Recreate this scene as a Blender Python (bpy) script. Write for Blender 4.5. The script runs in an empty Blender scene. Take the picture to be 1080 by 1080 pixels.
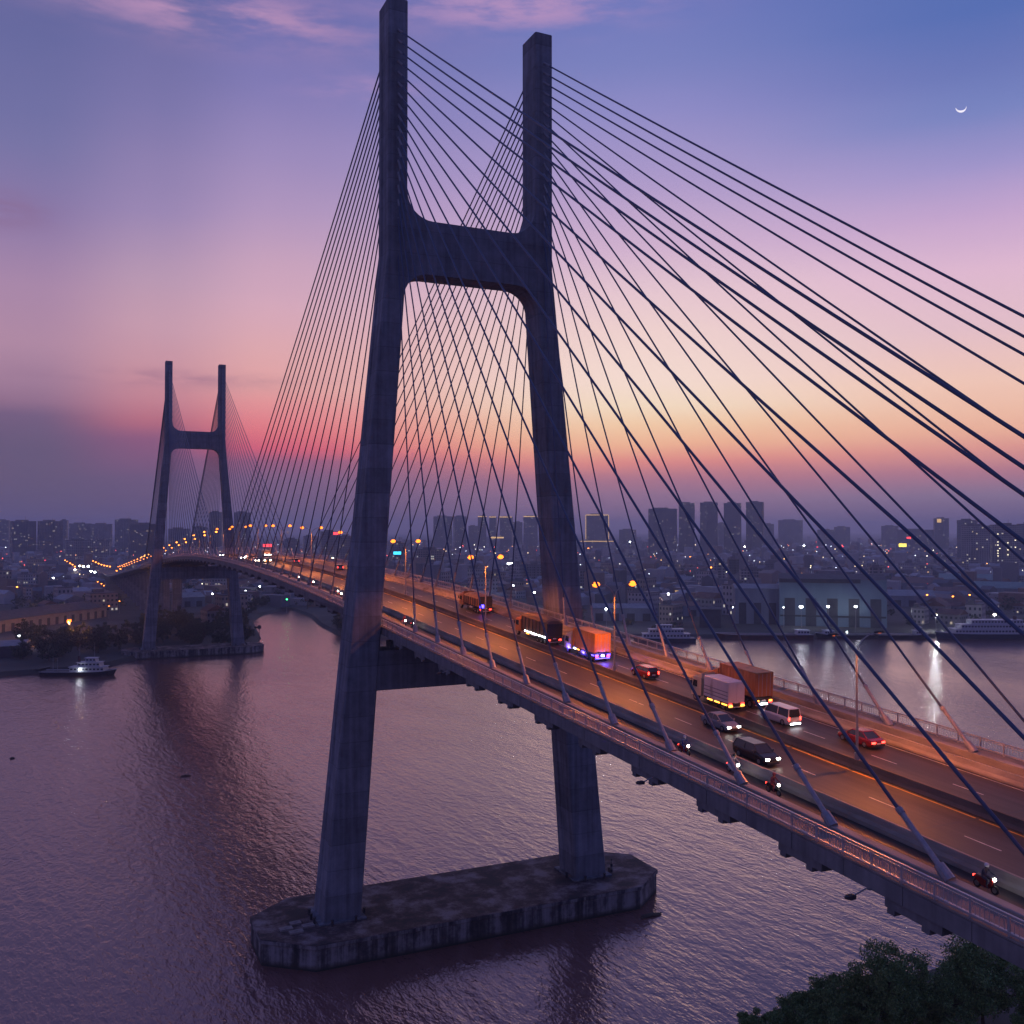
import bpy, bmesh, math, random
from mathutils import Vector, Matrix

R = math.radians
rng = random.Random(11)
S = bpy.context.scene
COL = S.collection

# ------------------------------------------------------------------ camera
CAM = Vector((-63.27, -154.227, 66.169))
YAW, PITCH, FPX = R(24.96), R(1.018), 1017.38
cam_d = bpy.data.cameras.new("camera")
cam_d.sensor_width = 36.0
cam_d.lens = FPX / 1080 * 36.0
cam_d.clip_start = 0.5
cam_d.clip_end = 60000
cam = bpy.data.objects.new("camera", cam_d)
COL.objects.link(cam)
cam.location = CAM
cam.rotation_euler = (R(90) + PITCH, 0, -YAW)
S.camera = cam
FW = Vector((math.sin(YAW) * math.cos(PITCH), math.cos(YAW) * math.cos(PITCH), math.sin(PITCH)))
RT = Vector((math.cos(YAW), -math.sin(YAW), 0))
UP = RT.cross(FW)


def at(px, py, depth):
    """point of the place seen in direction (px,py) at a distance along the view"""
    return CAM + (FW + RT * ((px - 540) / FPX) - UP * ((py - 540) / FPX)) * depth


def ground(px, py, z=2.0):
    d = FW + RT * ((px - 540) / FPX) - UP * ((py - 540) / FPX)
    return CAM + d * ((z - CAM.z) / d.z)


# ------------------------------------------------------------------ mesh builder
class MB:
    def __init__(self):
        self.v = []
        self.f = []

    def add(self, vs, fs):
        b = len(self.v)
        self.v.extend([tuple(p) for p in vs])
        self.f.extend([tuple(i + b for i in q) for q in fs])

    def box(self, c, s, rz=0.0, m=None):
        hx, hy, hz = s[0] / 2, s[1] / 2, s[2] / 2
        vs = [Vector((x, y, z)) for x in (-hx, hx) for y in (-hy, hy) for z in (-hz, hz)]
        if m is not None:
            vs = [m @ p for p in vs]
        elif rz:
            q = Matrix.Rotation(rz, 3, 'Z')
            vs = [q @ p for p in vs]
        c = Vector(c)
        self.add([p + c for p in vs], [(0, 1, 3, 2), (4, 6, 7, 5), (0, 4, 5, 1), (2, 3, 7, 6), (0, 2, 6, 4), (1, 5, 7, 3)])

    def loft(self, rings, caps=True, closed=True):
        n = len(rings[0])
        b = len(self.v)
        for r in rings:
            self.v.extend([tuple(p) for p in r])
        for i in range(len(rings) - 1):
            for j in range(n if closed else n - 1):
                k = (j + 1) % n
                self.f.append((b + i * n + j, b + i * n + k, b + (i + 1) * n + k, b + (i + 1) * n + j))
        if caps:
            self.f.append(tuple(b + j for j in range(n))[::-1])
            self.f.append(tuple(b + (len(rings) - 1) * n + j for j in range(n)))

    def tube(self, pts, radii, n=8, caps=True):
        pts = [Vector(p) for p in pts]
        if not hasattr(radii, '__len__'):
            radii = [radii] * len(pts)
        rings = []
        ref = None
        for i, p in enumerate(pts):
            t = (pts[min(i + 1, len(pts) - 1)] - pts[max(i - 1, 0)]).normalized()
            if ref is None:
                ref = Vector((0, 0, 1)) if abs(t.z) < .9 else Vector((1, 0, 0))
            a = t.cross(ref).normalized()
            b = t.cross(a).normalized()
            ref = b.cross(t) if abs(b.cross(t).dot(t)) < .5 else ref
            ref = a.cross(t)
            rings.append([p + (a * math.cos(2 * math.pi * k / n) + b * math.sin(2 * math.pi * k / n)) * radii[i] for k in range(n)])
        self.loft(rings, caps)

    def cyl(self, c, r, h, n=16, axis='Z', r2=None):
        c = Vector(c)
        d = {'X': Vector((1, 0, 0)), 'Y': Vector((0, 1, 0)), 'Z': Vector((0, 0, 1))}[axis]
        self.tube([c - d * h / 2, c + d * h / 2], [r, r if r2 is None else r2], n)

    def ball(self, c, r, seg=10, rings=6, sc=(1, 1, 1)):
        c = Vector(c)
        rr = []
        for i in range(rings + 1):
            th = math.pi * (0.02 + 0.96 * i / rings)
            rr.append([c + Vector((r * sc[0] * math.sin(th) * math.cos(2 * math.pi * k / seg), r * sc[1] * math.sin(th) * math.sin(2 * math.pi * k / seg), r * sc[2] * math.cos(th))) for k in range(seg)])
        self.loft(rr)

    def build(self, name, mat, parent=None, smooth=False, fix=True):
        me = bpy.data.meshes.new(name)
        me.from_pydata(self.v, [], self.f)
        if fix and len(self.f) < 60000:
            bm = bmesh.new()
            bm.from_mesh(me)
            bmesh.ops.recalc_face_normals(bm, faces=bm.faces)
            bm.to_mesh(me)
            bm.free()
        if smooth:
            me.shade_smooth()
        me.materials.append(mat)
        o = bpy.data.objects.new(name, me)
        COL.objects.link(o)
        if parent is not None:
            o.parent = parent
        return o


def tag(o, label, cat, group=None, kind=None):
    if label:
        o['label'] = label
    if cat:
        o['category'] = cat
    if group:
        o['group'] = group
    if kind:
        o['kind'] = kind
    return o


def empty(name, loc, label, cat, group=None, rz=0.0, rx=0.0):
    o = bpy.data.objects.new(name, None)
    COL.objects.link(o)
    o.location = loc
    o.rotation_euler = (rx, 0, rz)
    o.empty_display_size = 0.5
    return tag(o, label, cat, group)


def copy_tree(o, parent=None):
    c = o.copy()
    COL.objects.link(c)
    if parent is not None:
        c.parent = parent
    for ch in list(o.children):
        if ch.type != 'LIGHT':
            copy_tree(ch, c)
    return c


# ------------------------------------------------------------------ materials
def lin(c):
    return tuple(((x / 255) / 12.92 if x <= 10 else (((x / 255) + .055) / 1.055) ** 2.4) for x in c)


def nodes(name):
    m = bpy.data.materials.new(name)
    m.use_nodes = True
    nt = m.node_tree
    return m, nt, nt.nodes, nt.links, nt.nodes['Principled BSDF']


def mat(name, col, rough=.7, var=.25, scale=.6, metal=0.0, bump=0.0, bscale=8.0, stretch=(1, 1, 1), spec=.5, spots=None):
    m, nt, N, L, P = nodes(name)
    P.inputs['Roughness'].default_value = rough
    P.inputs['Metallic'].default_value = metal
    P.inputs['Specular IOR Level'].default_value = spec
    tc = N.new('ShaderNodeTexCoord')
    mp = N.new('ShaderNodeMapping')
    mp.inputs['Scale'].default_value = stretch
    L.new(tc.outputs['Object'], mp.inputs['Vector'])
    no = N.new('ShaderNodeTexNoise')
    no.inputs['Scale'].default_value = scale
    no.inputs['Detail'].default_value = 6
    no.inputs['Roughness'].default_value = .62
    L.new(mp.outputs[0], no.inputs['Vector'])
    rp = N.new('ShaderNodeValToRGB')
    rp.color_ramp.elements[0].position = .3
    rp.color_ramp.elements[1].position = .7
    rp.color_ramp.elements[0].color = (*[c * (1 - var) for c in col], 1)
    rp.color_ramp.elements[1].color = (*[min(1, c * (1 + var)) for c in col], 1)
    L.new(no.outputs[0], rp.inputs[0])
    out = rp.outputs[0]
    if spots:
        n2 = N.new('ShaderNodeTexNoise')
        n2.inputs['Scale'].default_value = spots[1]
        n2.inputs['Detail'].default_value = 8
        L.new(mp.outputs[0], n2.inputs['Vector'])
        r2 = N.new('ShaderNodeValToRGB')
        r2.color_ramp.elements[0].position = spots[2]
        r2.color_ramp.elements[1].position = spots[2] + .12
        L.new(n2.outputs[0], r2.inputs[0])
        mx = N.new('ShaderNodeMixRGB')
        L.new(r2.outputs[0], mx.inputs[0])
        L.new(out, mx.inputs[1])
        mx.inputs[2].default_value = (*spots[0], 1)
        out = mx.outputs[0]
    L.new(out, P.inputs['Base Color'])
    if bump:
        n3 = N.new('ShaderNodeTexNoise')
        n3.inputs['Scale'].default_value = bscale
        n3.inputs['Detail'].default_value = 5
        L.new(mp.outputs[0], n3.inputs['Vector'])
        bp = N.new('ShaderNodeBump')
        bp.inputs['Strength'].default_value = bump
        bp.inputs['Distance'].default_value = .05
        L.new(n3.outputs[0], bp.inputs['Height'])
        L.new(bp.outputs[0], P.inputs['Normal'])
    return m


def glow(name, col, strength):
    m, nt, N, L, P = nodes(name)
    P.inputs['Base Color'].default_value = (*[min(.8, c) for c in col], 1)
    P.inputs['Emission Color'].default_value = (*col, 1)
    P.inputs['Emission Strength'].default_value = strength
    return m


def glass(name, col=(.02, .025, .03)):
    m, nt, N, L, P = nodes(name)
    P.inputs['Base Color'].default_value = (*col, 1)
    P.inputs['Roughness'].default_value = .08
    P.inputs['Specular IOR Level'].default_value = .8
    return m


def concrete(name, col, streak=.35, joints=4.0):
    """concrete with vertical run-off streaks and casting joints"""
    m, nt, N, L, P = nodes(name)
    P.inputs['Roughness'].default_value = .82
    tc = N.new('ShaderNodeTexCoord')
    mp = N.new('ShaderNodeMapping')
    mp.inputs['Scale'].default_value = (1.3, 1.3, .05)
    L.new(tc.outputs['Object'], mp.inputs[0])
    a = N.new('ShaderNodeTexNoise')
    a.inputs['Scale'].default_value = 1.0
    a.inputs['Detail'].default_value = 7
    L.new(mp.outputs[0], a.inputs['Vector'])
    b = N.new('ShaderNodeTexNoise')
    b.inputs['Scale'].default_value = .35
    b.inputs['Detail'].default_value = 8
    b.inputs['Roughness'].default_value = .7
    L.new(tc.outputs['Object'], b.inputs['Vector'])
    ad = N.new('ShaderNodeMath')
    ad.operation = 'ADD'
    L.new(a.outputs[0], ad.inputs[0])
    L.new(b.outputs[0], ad.inputs[1])
    rp = N.new('ShaderNodeValToRGB')
    rp.color_ramp.elements[0].position = .72
    rp.color_ramp.elements[1].position = 1.25 / 1.0 if False else 1.0
    e = rp.color_ramp.elements
    e[0].position, e[1].position = .36, .64
    e[0].color = (*[c * (1 - streak) for c in col], 1)
    e[1].color = (*[c * (1 + streak * .4) for c in col], 1)
    hf = N.new('ShaderNodeMath')
    hf.operation = 'MULTIPLY'
    hf.inputs[1].default_value = .5
    L.new(ad.outputs[0], hf.inputs[0])
    L.new(hf.outputs[0], rp.inputs[0])
    # casting joints every few metres of height, each lift slightly its own tone
    sx = N.new('ShaderNodeSeparateXYZ')
    L.new(tc.outputs['Object'], sx.inputs[0])
    dv = N.new('ShaderNodeMath')
    dv.operation = 'DIVIDE'
    dv.inputs[1].default_value = joints
    L.new(sx.outputs[2], dv.inputs[0])
    fl = N.new('ShaderNodeMath')
    fl.operation = 'FLOOR'
    L.new(dv.outputs[0], fl.inputs[0])
    wn = N.new('ShaderNodeTexWhiteNoise')
    wn.noise_dimensions = '1D'
    L.new(fl.outputs[0], wn.inputs['W'])
    fr = N.new('ShaderNodeMath')
    fr.operation = 'FRACT'
    L.new(dv.outputs[0], fr.inputs[0])
    jt = N.new('ShaderNodeMath')
    jt.operation = 'LESS_THAN'
    jt.inputs[1].default_value = .03
    L.new(fr.outputs[0], jt.inputs[0])
    tone = N.new('ShaderNodeMapRange')
    tone.inputs['To Min'].default_value = .82
    tone.inputs['To Max'].default_value = 1.12
    L.new(wn.outputs['Value'], tone.inputs['Value'])
    jm = N.new('ShaderNodeMapRange')
    jm.inputs['To Min'].default_value = 1.0
    jm.inputs['To Max'].default_value = .72
    L.new(jt.outputs[0], jm.inputs['Value'])
    mu = N.new('ShaderNodeMath')
    mu.operation = 'MULTIPLY'
    L.new(tone.outputs[0], mu.inputs[0])
    L.new(jm.outputs[0], mu.inputs[1])
    vm = N.new('ShaderNodeVectorMath')
    vm.operation = 'SCALE'
    L.new(rp.outputs[0], vm.inputs[0])
    L.new(mu.outputs[0], vm.inputs['Scale'])
    L.new(vm.outputs[0], P.inputs['Base Color'])
    bp = N.new('ShaderNodeBump')
    bp.inputs['Strength'].default_value = .25
    bp.inputs['Distance'].default_value = .06
    L.new(b.outputs[0], bp.inputs['Height'])
    L.new(bp.outputs[0], P.inputs['Normal'])
    return m


def facade(name, wall, cell=(3.2, 3.1), lit=.07, win=(.62, .55), litcol=(1, .75, .42), power=.55, seed=0.0):
    """rows of window openings; a few of the windows have their lights on"""
    m, nt, N, L, P = nodes(name)
    P.inputs['Roughness'].default_value = .6
    tc = N.new('ShaderNodeTexCoord')
    sp = N.new('ShaderNodeSeparateXYZ')
    L.new(tc.outputs['Object'], sp.inputs[0])

    def M(op, a, b=None):
        n = N.new('ShaderNodeMath')
        n.operation = op
        for i, q in enumerate((a, b)):
            if q is None:
                continue
            if isinstance(q, (int, float)):
                n.inputs[i].default_value = q
            else:
                L.new(q, n.inputs[i])
        return n.outputs[0]
    u = M('DIVIDE', M('ADD', M('ADD', sp.outputs[0], sp.outputs[1]), 500.0 + seed), cell[0])
    v = M('DIVIDE', M('ADD', sp.outputs[2], .15), cell[1])
    fu, fv = M('FRACT', u), M('FRACT', v)
    iu, iv = M('FLOOR', u), M('FLOOR', v)
    inside = M('MULTIPLY', M('LESS_THAN', M('ABSOLUTE', M('SUBTRACT', fu, .5)), win[0] / 2), M('LESS_THAN', M('ABSOLUTE', M('SUBTRACT', fv, .5)), win[1] / 2))
    geo = N.new('ShaderNodeNewGeometry')
    sn = N.new('ShaderNodeSeparateXYZ')
    L.new(geo.outputs['Normal'], sn.inputs[0])
    inside = M('MULTIPLY', inside, M('LESS_THAN', M('ABSOLUTE', sn.outputs[2]), .5))
    cb = N.new('ShaderNodeCombineXYZ')
    L.new(iu, cb.inputs[0])
    L.new(iv, cb.inputs[1])
    oi = N.new('ShaderNodeObjectInfo')
    L.new(M('MULTIPLY', oi.outputs['Random'], 97.0), cb.inputs[2])
    wn = N.new('ShaderNodeTexWhiteNoise')
    wn.noise_dimensions = '3D'
    L.new(cb.outputs[0], wn.inputs['Vector'])
    on = M('LESS_THAN', wn.outputs['Value'], lit)
    em = M('MULTIPLY', inside, on)
    no = N.new('ShaderNodeTexNoise')
    no.inputs['Scale'].default_value = .05
    no.inputs['Detail'].default_value = 5
    L.new(tc.outputs['Object'], no.inputs['Vector'])
    wr = N.new('ShaderNodeValToRGB')
    wr.color_ramp.elements[0].position, wr.color_ramp.elements[1].position = .35, .7
    wr.color_ramp.elements[0].color = (*[c * .75 for c in wall], 1)
    wr.color_ramp.elements[1].color = (*[c * 1.15 for c in wall], 1)
    L.new(no.outputs[0], wr.inputs[0])
    mx = N.new('ShaderNodeMixRGB')
    L.new(inside, mx.inputs[0])
    L.new(wr.outputs[0], mx.inputs[1])
    mx.inputs[2].default_value = (.03, .035, .045, 1)
    L.new(mx.outputs[0], P.inputs['Base Color'])
    hue = N.new('ShaderNodeMixRGB')
    L.new(wn.outputs['Color'], hue.inputs[0])
    hue.inputs[1].default_value = (*litcol, 1)
    hue.inputs[2].default_value = (.8, .9, 1, 1)
    L.new(hue.outputs[0], P.inputs['Emission Color'])
    L.new(M('MULTIPLY', em, power), P.inputs['Emission Strength'])
    return m


M_ = {}
M_['tower'] = concrete('tower_concrete', (.205, .222, .26), .5)
M_['deckc'] = concrete('deck_concrete', (.21, .205, .205), .4, 50)
M_['barrier'] = mat('barrier_concrete', (.30, .27, .24), .8, .35, .7, bump=.3, bscale=3, stretch=(1, .3, 1), spots=((.12, .10, .09), .5, .62))
M_['asphalt'] = mat('asphalt', (.044, .036, .032), .58, .5, .9, bump=.3, bscale=14, stretch=(1, .018, 1), spots=((.022, .020, .019), .55, .52))
M_['walk'] = mat('walkway_paving', (.22, .19, .17), .8, .25, .8)
M_['steel'] = mat('galvanised_rail', (.42, .41, .42), .45, .15, 2, metal=.4)
M_['dark'] = mat('dark_steel', (.04, .04, .045), .6, .2, 2)
M_['white_line'] = mat('road_paint_white', (.55, .53, .5), .7, .35, 2.5)
M_['yellow_line'] = mat('road_paint_yellow', (.62, .38, .06), .7, .3, 1.5)
M_['cable'] = mat('cable_sheath', (.055, .078, .15), .45, .12, .4)
M_['pipe'] = mat('anchor_pipe', (.30, .29, .31), .45, .2, 2, metal=.3)
M_['pole'] = mat('lamp_pole_steel', (.33, .32, .32), .45, .15, 2, metal=.5)
M_['tyre'] = mat('tyre_rubber', (.02, .02, .02), .85, .2, 5)
M_['rim'] = mat('wheel_rim', (.35, .35, .36), .35, .1, 5, metal=.8)
M_['glass'] = glass('window_glass')
M_['sodium'] = glow('sodium_lamp', (1, .19, .016), 4.2)
M_['sodium_far'] = glow('sodium_lamp_distant', (1, .27, .03), 8)
M_['head'] = glow('headlight_lit', (1, .93, .80), 40)
M_['tail'] = glow('tail_light_lit', (1, .045, .03), 9)
M_['amber'] = glow('amber_marker_lit', (1, .34, .04), 6)
M_['blue'] = glow('blue_marker_lit', (.07, .05, 1), 9)
M_['whitelamp'] = glow('white_marker_lit', (.85, .9, 1), 22)
M_['flood'] = glow('floodlight_lit', (.86, .92, 1), 34)
M_['floodwarm'] = glow('warm_floodlight_lit', (1, .88, .62), 34)
M_['redsign'] = glow('red_sign_lit', (1, .05, .06), 3.0)
M_['cyansign'] = glow('cyan_sign_lit', (.05, .7, 1), 2.5)
M_['yellowsign'] = glow('yellow_sign_lit', (1, .72, .10), 2.5)
M_['green'] = glow('green_lamp_lit', (.05, 1, .25), 12)
M_['trunk'] = mat('bark', (.10, .075, .055), .9, .3, 2, bump=.5, bscale=6)
M_['skin'] = mat('skin', (.35, .2, .13), .6, .1, 4)


def leafmat(name, c1, c2):
    m, nt, N, L, P = nodes(name)
    P.inputs['Roughness'].default_value = .6
    g = N.new('ShaderNodeNewGeometry')
    r = N.new('ShaderNodeValToRGB')
    r.color_ramp.elements[0].color = (*c1, 1)
    r.color_ramp.elements[1].color = (*c2, 1)
    L.new(g.outputs['Random Per Island'], r.inputs[0])
    L.new(r.outputs[0], P.inputs['Base Color'])
    return m


M_['leaf'] = leafmat('leaves', (.07, .15, .045), (.24, .36, .11))
M_['leaf_bank'] = leafmat('bank_leaves', (.03, .045, .025), (.075, .09, .045))


# ------------------------------------------------------------------ world: dusk sky
def build_world():
    w = bpy.data.worlds.new("World")
    S.world = w
    w.use_nodes = True
    nt = w.node_tree
    N, L = nt.nodes, nt.links
    N.clear()
    out = N.new('ShaderNodeOutputWorld')
    bg = N.new('ShaderNodeBackground')
    L.new(bg.outputs[0], out.inputs[0])
    tc = N.new('ShaderNodeTexCoord')
    sp = N.new('ShaderNodeSeparateXYZ')
    L.new(tc.outputs['Generated'], sp.inputs[0])

    def M(op, a, b=None, clamp=False):
        n = N.new('ShaderNodeMath')
        n.operation = op
        n.use_clamp = clamp
        for i, q in enumerate((a, b)):
            if q is None:
                continue
            if isinstance(q, (int, float)):
                n.inputs[i].default_value = q
            else:
                L.new(q, n.inputs[i])
        return n.outputs[0]
    el = M('MULTIPLY', M('ARCSINE', sp.outputs[2]), 180 / math.pi)
    az = M('MULTIPLY', M('ARCTAN2', sp.outputs[0], sp.outputs[1]), 180 / math.pi)
    # slow warping so that the bands of dusk are not ruled with a straight edge
    mp = N.new('ShaderNodeMapping')
    mp.inputs['Scale'].default_value = (2.2, 2.2, 14)
    L.new(tc.outputs['Generated'], mp.inputs[0])
    wn = N.new('ShaderNodeTexNoise')
    wn.inputs['Scale'].default_value = 1.6
    wn.inputs['Detail'].default_value = 5
    L.new(mp.outputs[0], wn.inputs['Vector'])
    warp = M('MULTIPLY', M('SUBTRACT', wn.outputs[0], .5), .9)
    elw = M('ADD', el, warp)
    u = M('DIVIDE', M('ADD', elw, 3.0), 93.0, True)

    def pe(py, key):
        off = math.cos(R(max(-27, min(27, key - 24.96))))
        return (math.degrees(math.atan((558.07 - py) / FPX * off)) + 3.0) / 93.0

    def ramp(stops):
        r = N.new('ShaderNodeValToRGB')
        cr = r.color_ramp
        cr.interpolation = 'LINEAR'
        st = sorted([(p, c) for p, c in stops])
        cr.elements[0].position = st[0][0]
        cr.elements[0].color = (*lin(st[0][1]), 1)
        cr.elements[1].position = st[-1][0]
        cr.elements[1].color = (*lin(st[-1][1]), 1)
        for p, c in st[1:-1]:
            e = cr.elements.new(p)
            e.color = (*lin(c), 1)
        L.new(u, r.inputs[0])
        return r.outputs[0]
    top = [(1.0, SKY_TOP)]
    cols = {}
    for k, st in SKY.items():
        cols[k] = ramp([(pe(y, k), c) for y, c in st] + top)
    order = sorted(k for k in cols)
    res = cols[order[0]]
    for a, b in zip(order[:-1], order[1:]):
        mr = N.new('ShaderNodeMapRange')
        mr.interpolation_type = 'SMOOTHSTEP'
        mr.inputs['From Min'].default_value = a
        mr.inputs['From Max'].default_value = b
        L.new(az, mr.inputs['Value'])
        mx = N.new('ShaderNodeMixRGB')
        L.new(mr.outputs[0], mx.inputs[0])
        L.new(res, mx.inputs[1])
        L.new(cols[b], mx.inputs[2])
        res = mx.outputs[0]

    # --- clouds: soft wisps high up, a dark bank low on the left
    def soft(x, a, b):
        mr = N.new('ShaderNodeMapRange')
        mr.interpolation_type = 'SMOOTHSTEP'
        mr.inputs['From Min'].default_value = a
        mr.inputs['From Max'].default_value = b
        if isinstance(x, (int, float)):
            mr.inputs['Value'].default_value = x
        else:
            L.new(x, mr.inputs['Value'])
        return mr.outputs[0]

    def cloud(azc, azw, elc, elw_, thr, sc, seed):
        m2 = N.new('ShaderNodeCombineXYZ')
        L.new(M('MULTIPLY', az, .12), m2.inputs[0])
        L.new(M('MULTIPLY', el, .55), m2.inputs[1])
        m2.inputs[2].default_value = seed
        n = N.new('ShaderNodeTexNoise')
        n.inputs['Scale'].default_value = sc
        n.inputs['Detail'].default_value = 7
        n.inputs['Roughness'].default_value = .58
        L.new(m2.outputs[0], n.inputs['Vector'])
        da = M('DIVIDE', M('SUBTRACT', az, azc), azw)
        de = M('DIVIDE', M('SUBTRACT', el, elc), elw_)
        d2 = M('ADD', M('MULTIPLY', da, da), M('MULTIPLY', de, de))
        fall = M('POWER', 2.718, M('MULTIPLY', d2, -1.6))
        return M('MULTIPLY', soft(n.outputs[0], thr, thr + .30), fall)

    def layer(base, fac, col, amount):
        mx = N.new('ShaderNodeMixRGB')
        L.new(M('MULTIPLY', fac, amount), mx.inputs[0])
        L.new(base, mx.inputs[1])
        mx.inputs[2].default_value = (*lin(col), 1)
        return mx.outputs[0]
    for c in CLOUDS:
        res = layer(res, cloud(*c[:7]), c[7], c[8])
    L.new(res, bg.inputs['Color'])
    bg.inputs['Strength'].default_value = SKY_STRENGTH


SKY_STRENGTH = 1.0
SKY_TOP = (60, 78, 152)
# colour of the dusk sky by azimuth (degrees right of +Y) and by height (row of the view at that azimuth)
SKY = {
    -80: [(0, (92, 100, 162)), (250, (120, 110, 168)), (420, (134, 112, 160)), (560, (112, 92, 136)), (640, (70, 62, 96))],
    -1.5: [(0, (100, 104, 158)), (110, (114, 114, 165)), (150, (121, 118, 167)), (220, (142, 124, 170)), (300, (173, 139, 172)), (360, (182, 142, 167)), (400, (168, 130, 156)), (424, (150, 114, 142)), (436, (122, 98, 130)), (470, (108, 92, 122)), (500, (107, 91, 120)), (545, (102, 88, 118)), (560, (98, 84, 116)), (640, (70, 62, 96))],
    4.5: [(0, (106, 107, 162)), (110, (126, 120, 172)), (220, (158, 138, 182)), (290, (190, 156, 182)), (340, (204, 160, 178)), (390, (208, 152, 164)), (425, (202, 134, 148)), (446, (190, 112, 130)), (462, (148, 94, 128)), (505, (116, 92, 126)), (545, (106, 88, 120)), (640, (70, 62, 96))],
    11: [(0, (108, 110, 172)), (80, (130, 124, 182)), (160, (158, 141, 190)), (220, (180, 153, 193)), (280, (205, 166, 192)), (320, (219, 173, 191)), (370, (230, 174, 178)), (410, (236, 170, 167)), (440, (238, 142, 146)), (457, (236, 122, 130)), (474, (222, 100, 122)), (486, (164, 98, 130)), (505, (134, 100, 134)), (545, (112, 92, 124)), (640, (70, 62, 96))],
    32: [(0, (112, 122, 188)), (60, (124, 131, 192)), (120, (146, 142, 200)), (200, (182, 160, 205)), (260, (214, 182, 210)), (310, (236, 204, 212)), (345, (246, 215, 211)), (400, (255, 228, 214)), (430, (255, 229, 200)), (450, (255, 212, 172)), (468, (254, 190, 152)), (486, (240, 148, 136)), (505, (190, 126, 142)), (522, (160, 121, 148)), (545, (144, 112, 142)), (560, (132, 106, 138)), (640, (70, 62, 96))],
    52: [(0, (88, 112, 180)), (60, (107, 121, 185)), (110, (122, 134, 194)), (170, (164, 152, 205)), (220, (200, 168, 209)), (280, (228, 188, 212)), (342, (234, 196, 205)), (400, (250, 206, 188)), (430, (250, 198, 172)), (454, (248, 186, 158)), (475, (234, 158, 146)), (497, (190, 128, 144)), (522, (150, 125, 152)), (545, (130, 108, 140)), (640, (70, 62, 96))],
    95: [(0, (84, 102, 172)), (200, (130, 126, 184)), (350, (196, 160, 188)), (460, (198, 138, 150)), (560, (110, 88, 124)), (640, (70, 60, 92))],
    150: [(0, (64, 86, 158)), (250, (80, 92, 160)), (420, (96, 92, 152)), (560, (84, 76, 122)), (640, (70, 60, 92))],
}
# azc, azw, elc, elw, threshold, scale, seed, colour, amount
CLOUDS = [
    (8, 10, 27.2, 1.5, .34, 1.5, 3.1, (190, 148, 186), 1.0),
    (25, 9, 28.6, 1.3, .34, 1.7, 8.3, (190, 150, 192), .9),
    (-3.2, 2.8, 16.4, 1.1, .32, 1.6, 5.7, (140, 108, 146), .8),
    (16, 4, 24.4, .9, .40, 1.8, 1.7, (190, 150, 194), .5),
    (5, 9, 8.4, .6, .36, 1.6, 2.2, (138, 100, 134), .5),
]
build_world()

# a very weak broad sun for the after-glow over the horizon
SUN_AZ, SUN_EL = 38.0, 3.0
sd = bpy.data.lights.new('sun', 'SUN')
sd.energy = .12
sd.angle = R(25)
sd.color = (1, .62, .5)
sun = bpy.data.objects.new('sun', sd)
COL.objects.link(sun)
dirv = Vector((math.sin(R(SUN_AZ)) * math.cos(R(SUN_EL)), math.cos(R(SUN_AZ)) * math.cos(R(SUN_EL)), math.sin(R(SUN_EL))))
sun.rotation_euler = dirv.to_track_quat('Z', 'Y').to_euler()

# ------------------------------------------------------------------ setting: river and land
def water_mat():
    m, nt, N, L, P = nodes('river_water')
    P.inputs['Base Color'].default_value = (.20, .09, .075, 1)
    P.inputs['Roughness'].default_value = .14
    P.inputs['IOR'].default_value = 2.15
    P.inputs['Specular Tint'].default_value = (1.0, .77, .82, 1)
    tc = N.new('ShaderNodeTexCoord')

    def noise(scale, stretch, rot, detail, dist=0.0):
        mp = N.new('ShaderNodeMapping')
        mp.inputs['Rotation'].default_value = (0, 0, R(rot))
        mp.inputs['Scale'].default_value = stretch
        L.new(tc.outputs['Object'], mp.inputs[0])
        n = N.new('ShaderNodeTexNoise')
        n.inputs['Scale'].default_value = scale
        n.inputs['Detail'].default_value = detail
        n.inputs['Distortion'].default_value = dist
        L.new(mp.outputs[0], n.inputs['Vector'])
        return n.outputs[0]
    a = noise(.85, (1, .42, 1), 62, 3, .25)
    b = noise(2.6, (1, .5, 1), 48, 2, .2)
    c = noise(.22, (1, .30, 1), 66, 3)
    # current bands: smoother and rougher reaches of the river
    band = noise(.012, (1, .30, 1), 20, 4, 1.0)

    def M(op, x, y):
        n = N.new('ShaderNodeMath')
        n.operation = op
        for i, q in enumerate((x, y)):
            if isinstance(q, (int, float)):
                n.inputs[i].default_value = q
            else:
                L.new(q, n.inputs[i])
        return n.outputs[0]
    h = M('ADD', M('ADD', M('MULTIPLY', a, .62), M('MULTIPLY', b, .22)), M('MULTIPLY', c, .9))
    amp = N.new('ShaderNodeMapRange')
    amp.inputs['From Min'].default_value = .35
    amp.inputs['From Max'].default_value = .65
    amp.inputs['To Min'].default_value = .55
    amp.inputs['To Max'].default_value = 1.15
    L.new(band, amp.inputs['Value'])
    bp = N.new('ShaderNodeBump')
    bp.inputs['Distance'].default_value = .38
    L.new(amp.outputs[0], bp.inputs['Strength'])
    L.new(h, bp.inputs['Height'])
    L.new(bp.outputs[0], P.inputs['Normal'])
    return m


mb = MB()
mb.add([(-14000, -9000, 0), (14000, -9000, 0), (14000, 14000, 0), (-14000, 14000, 0)], [(0, 1, 2, 3)])
river = mb.build('river', water_mat())
tag(river, 'wide brown river with small ripples mirroring the pink dusk sky', None, kind='structure')

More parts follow.
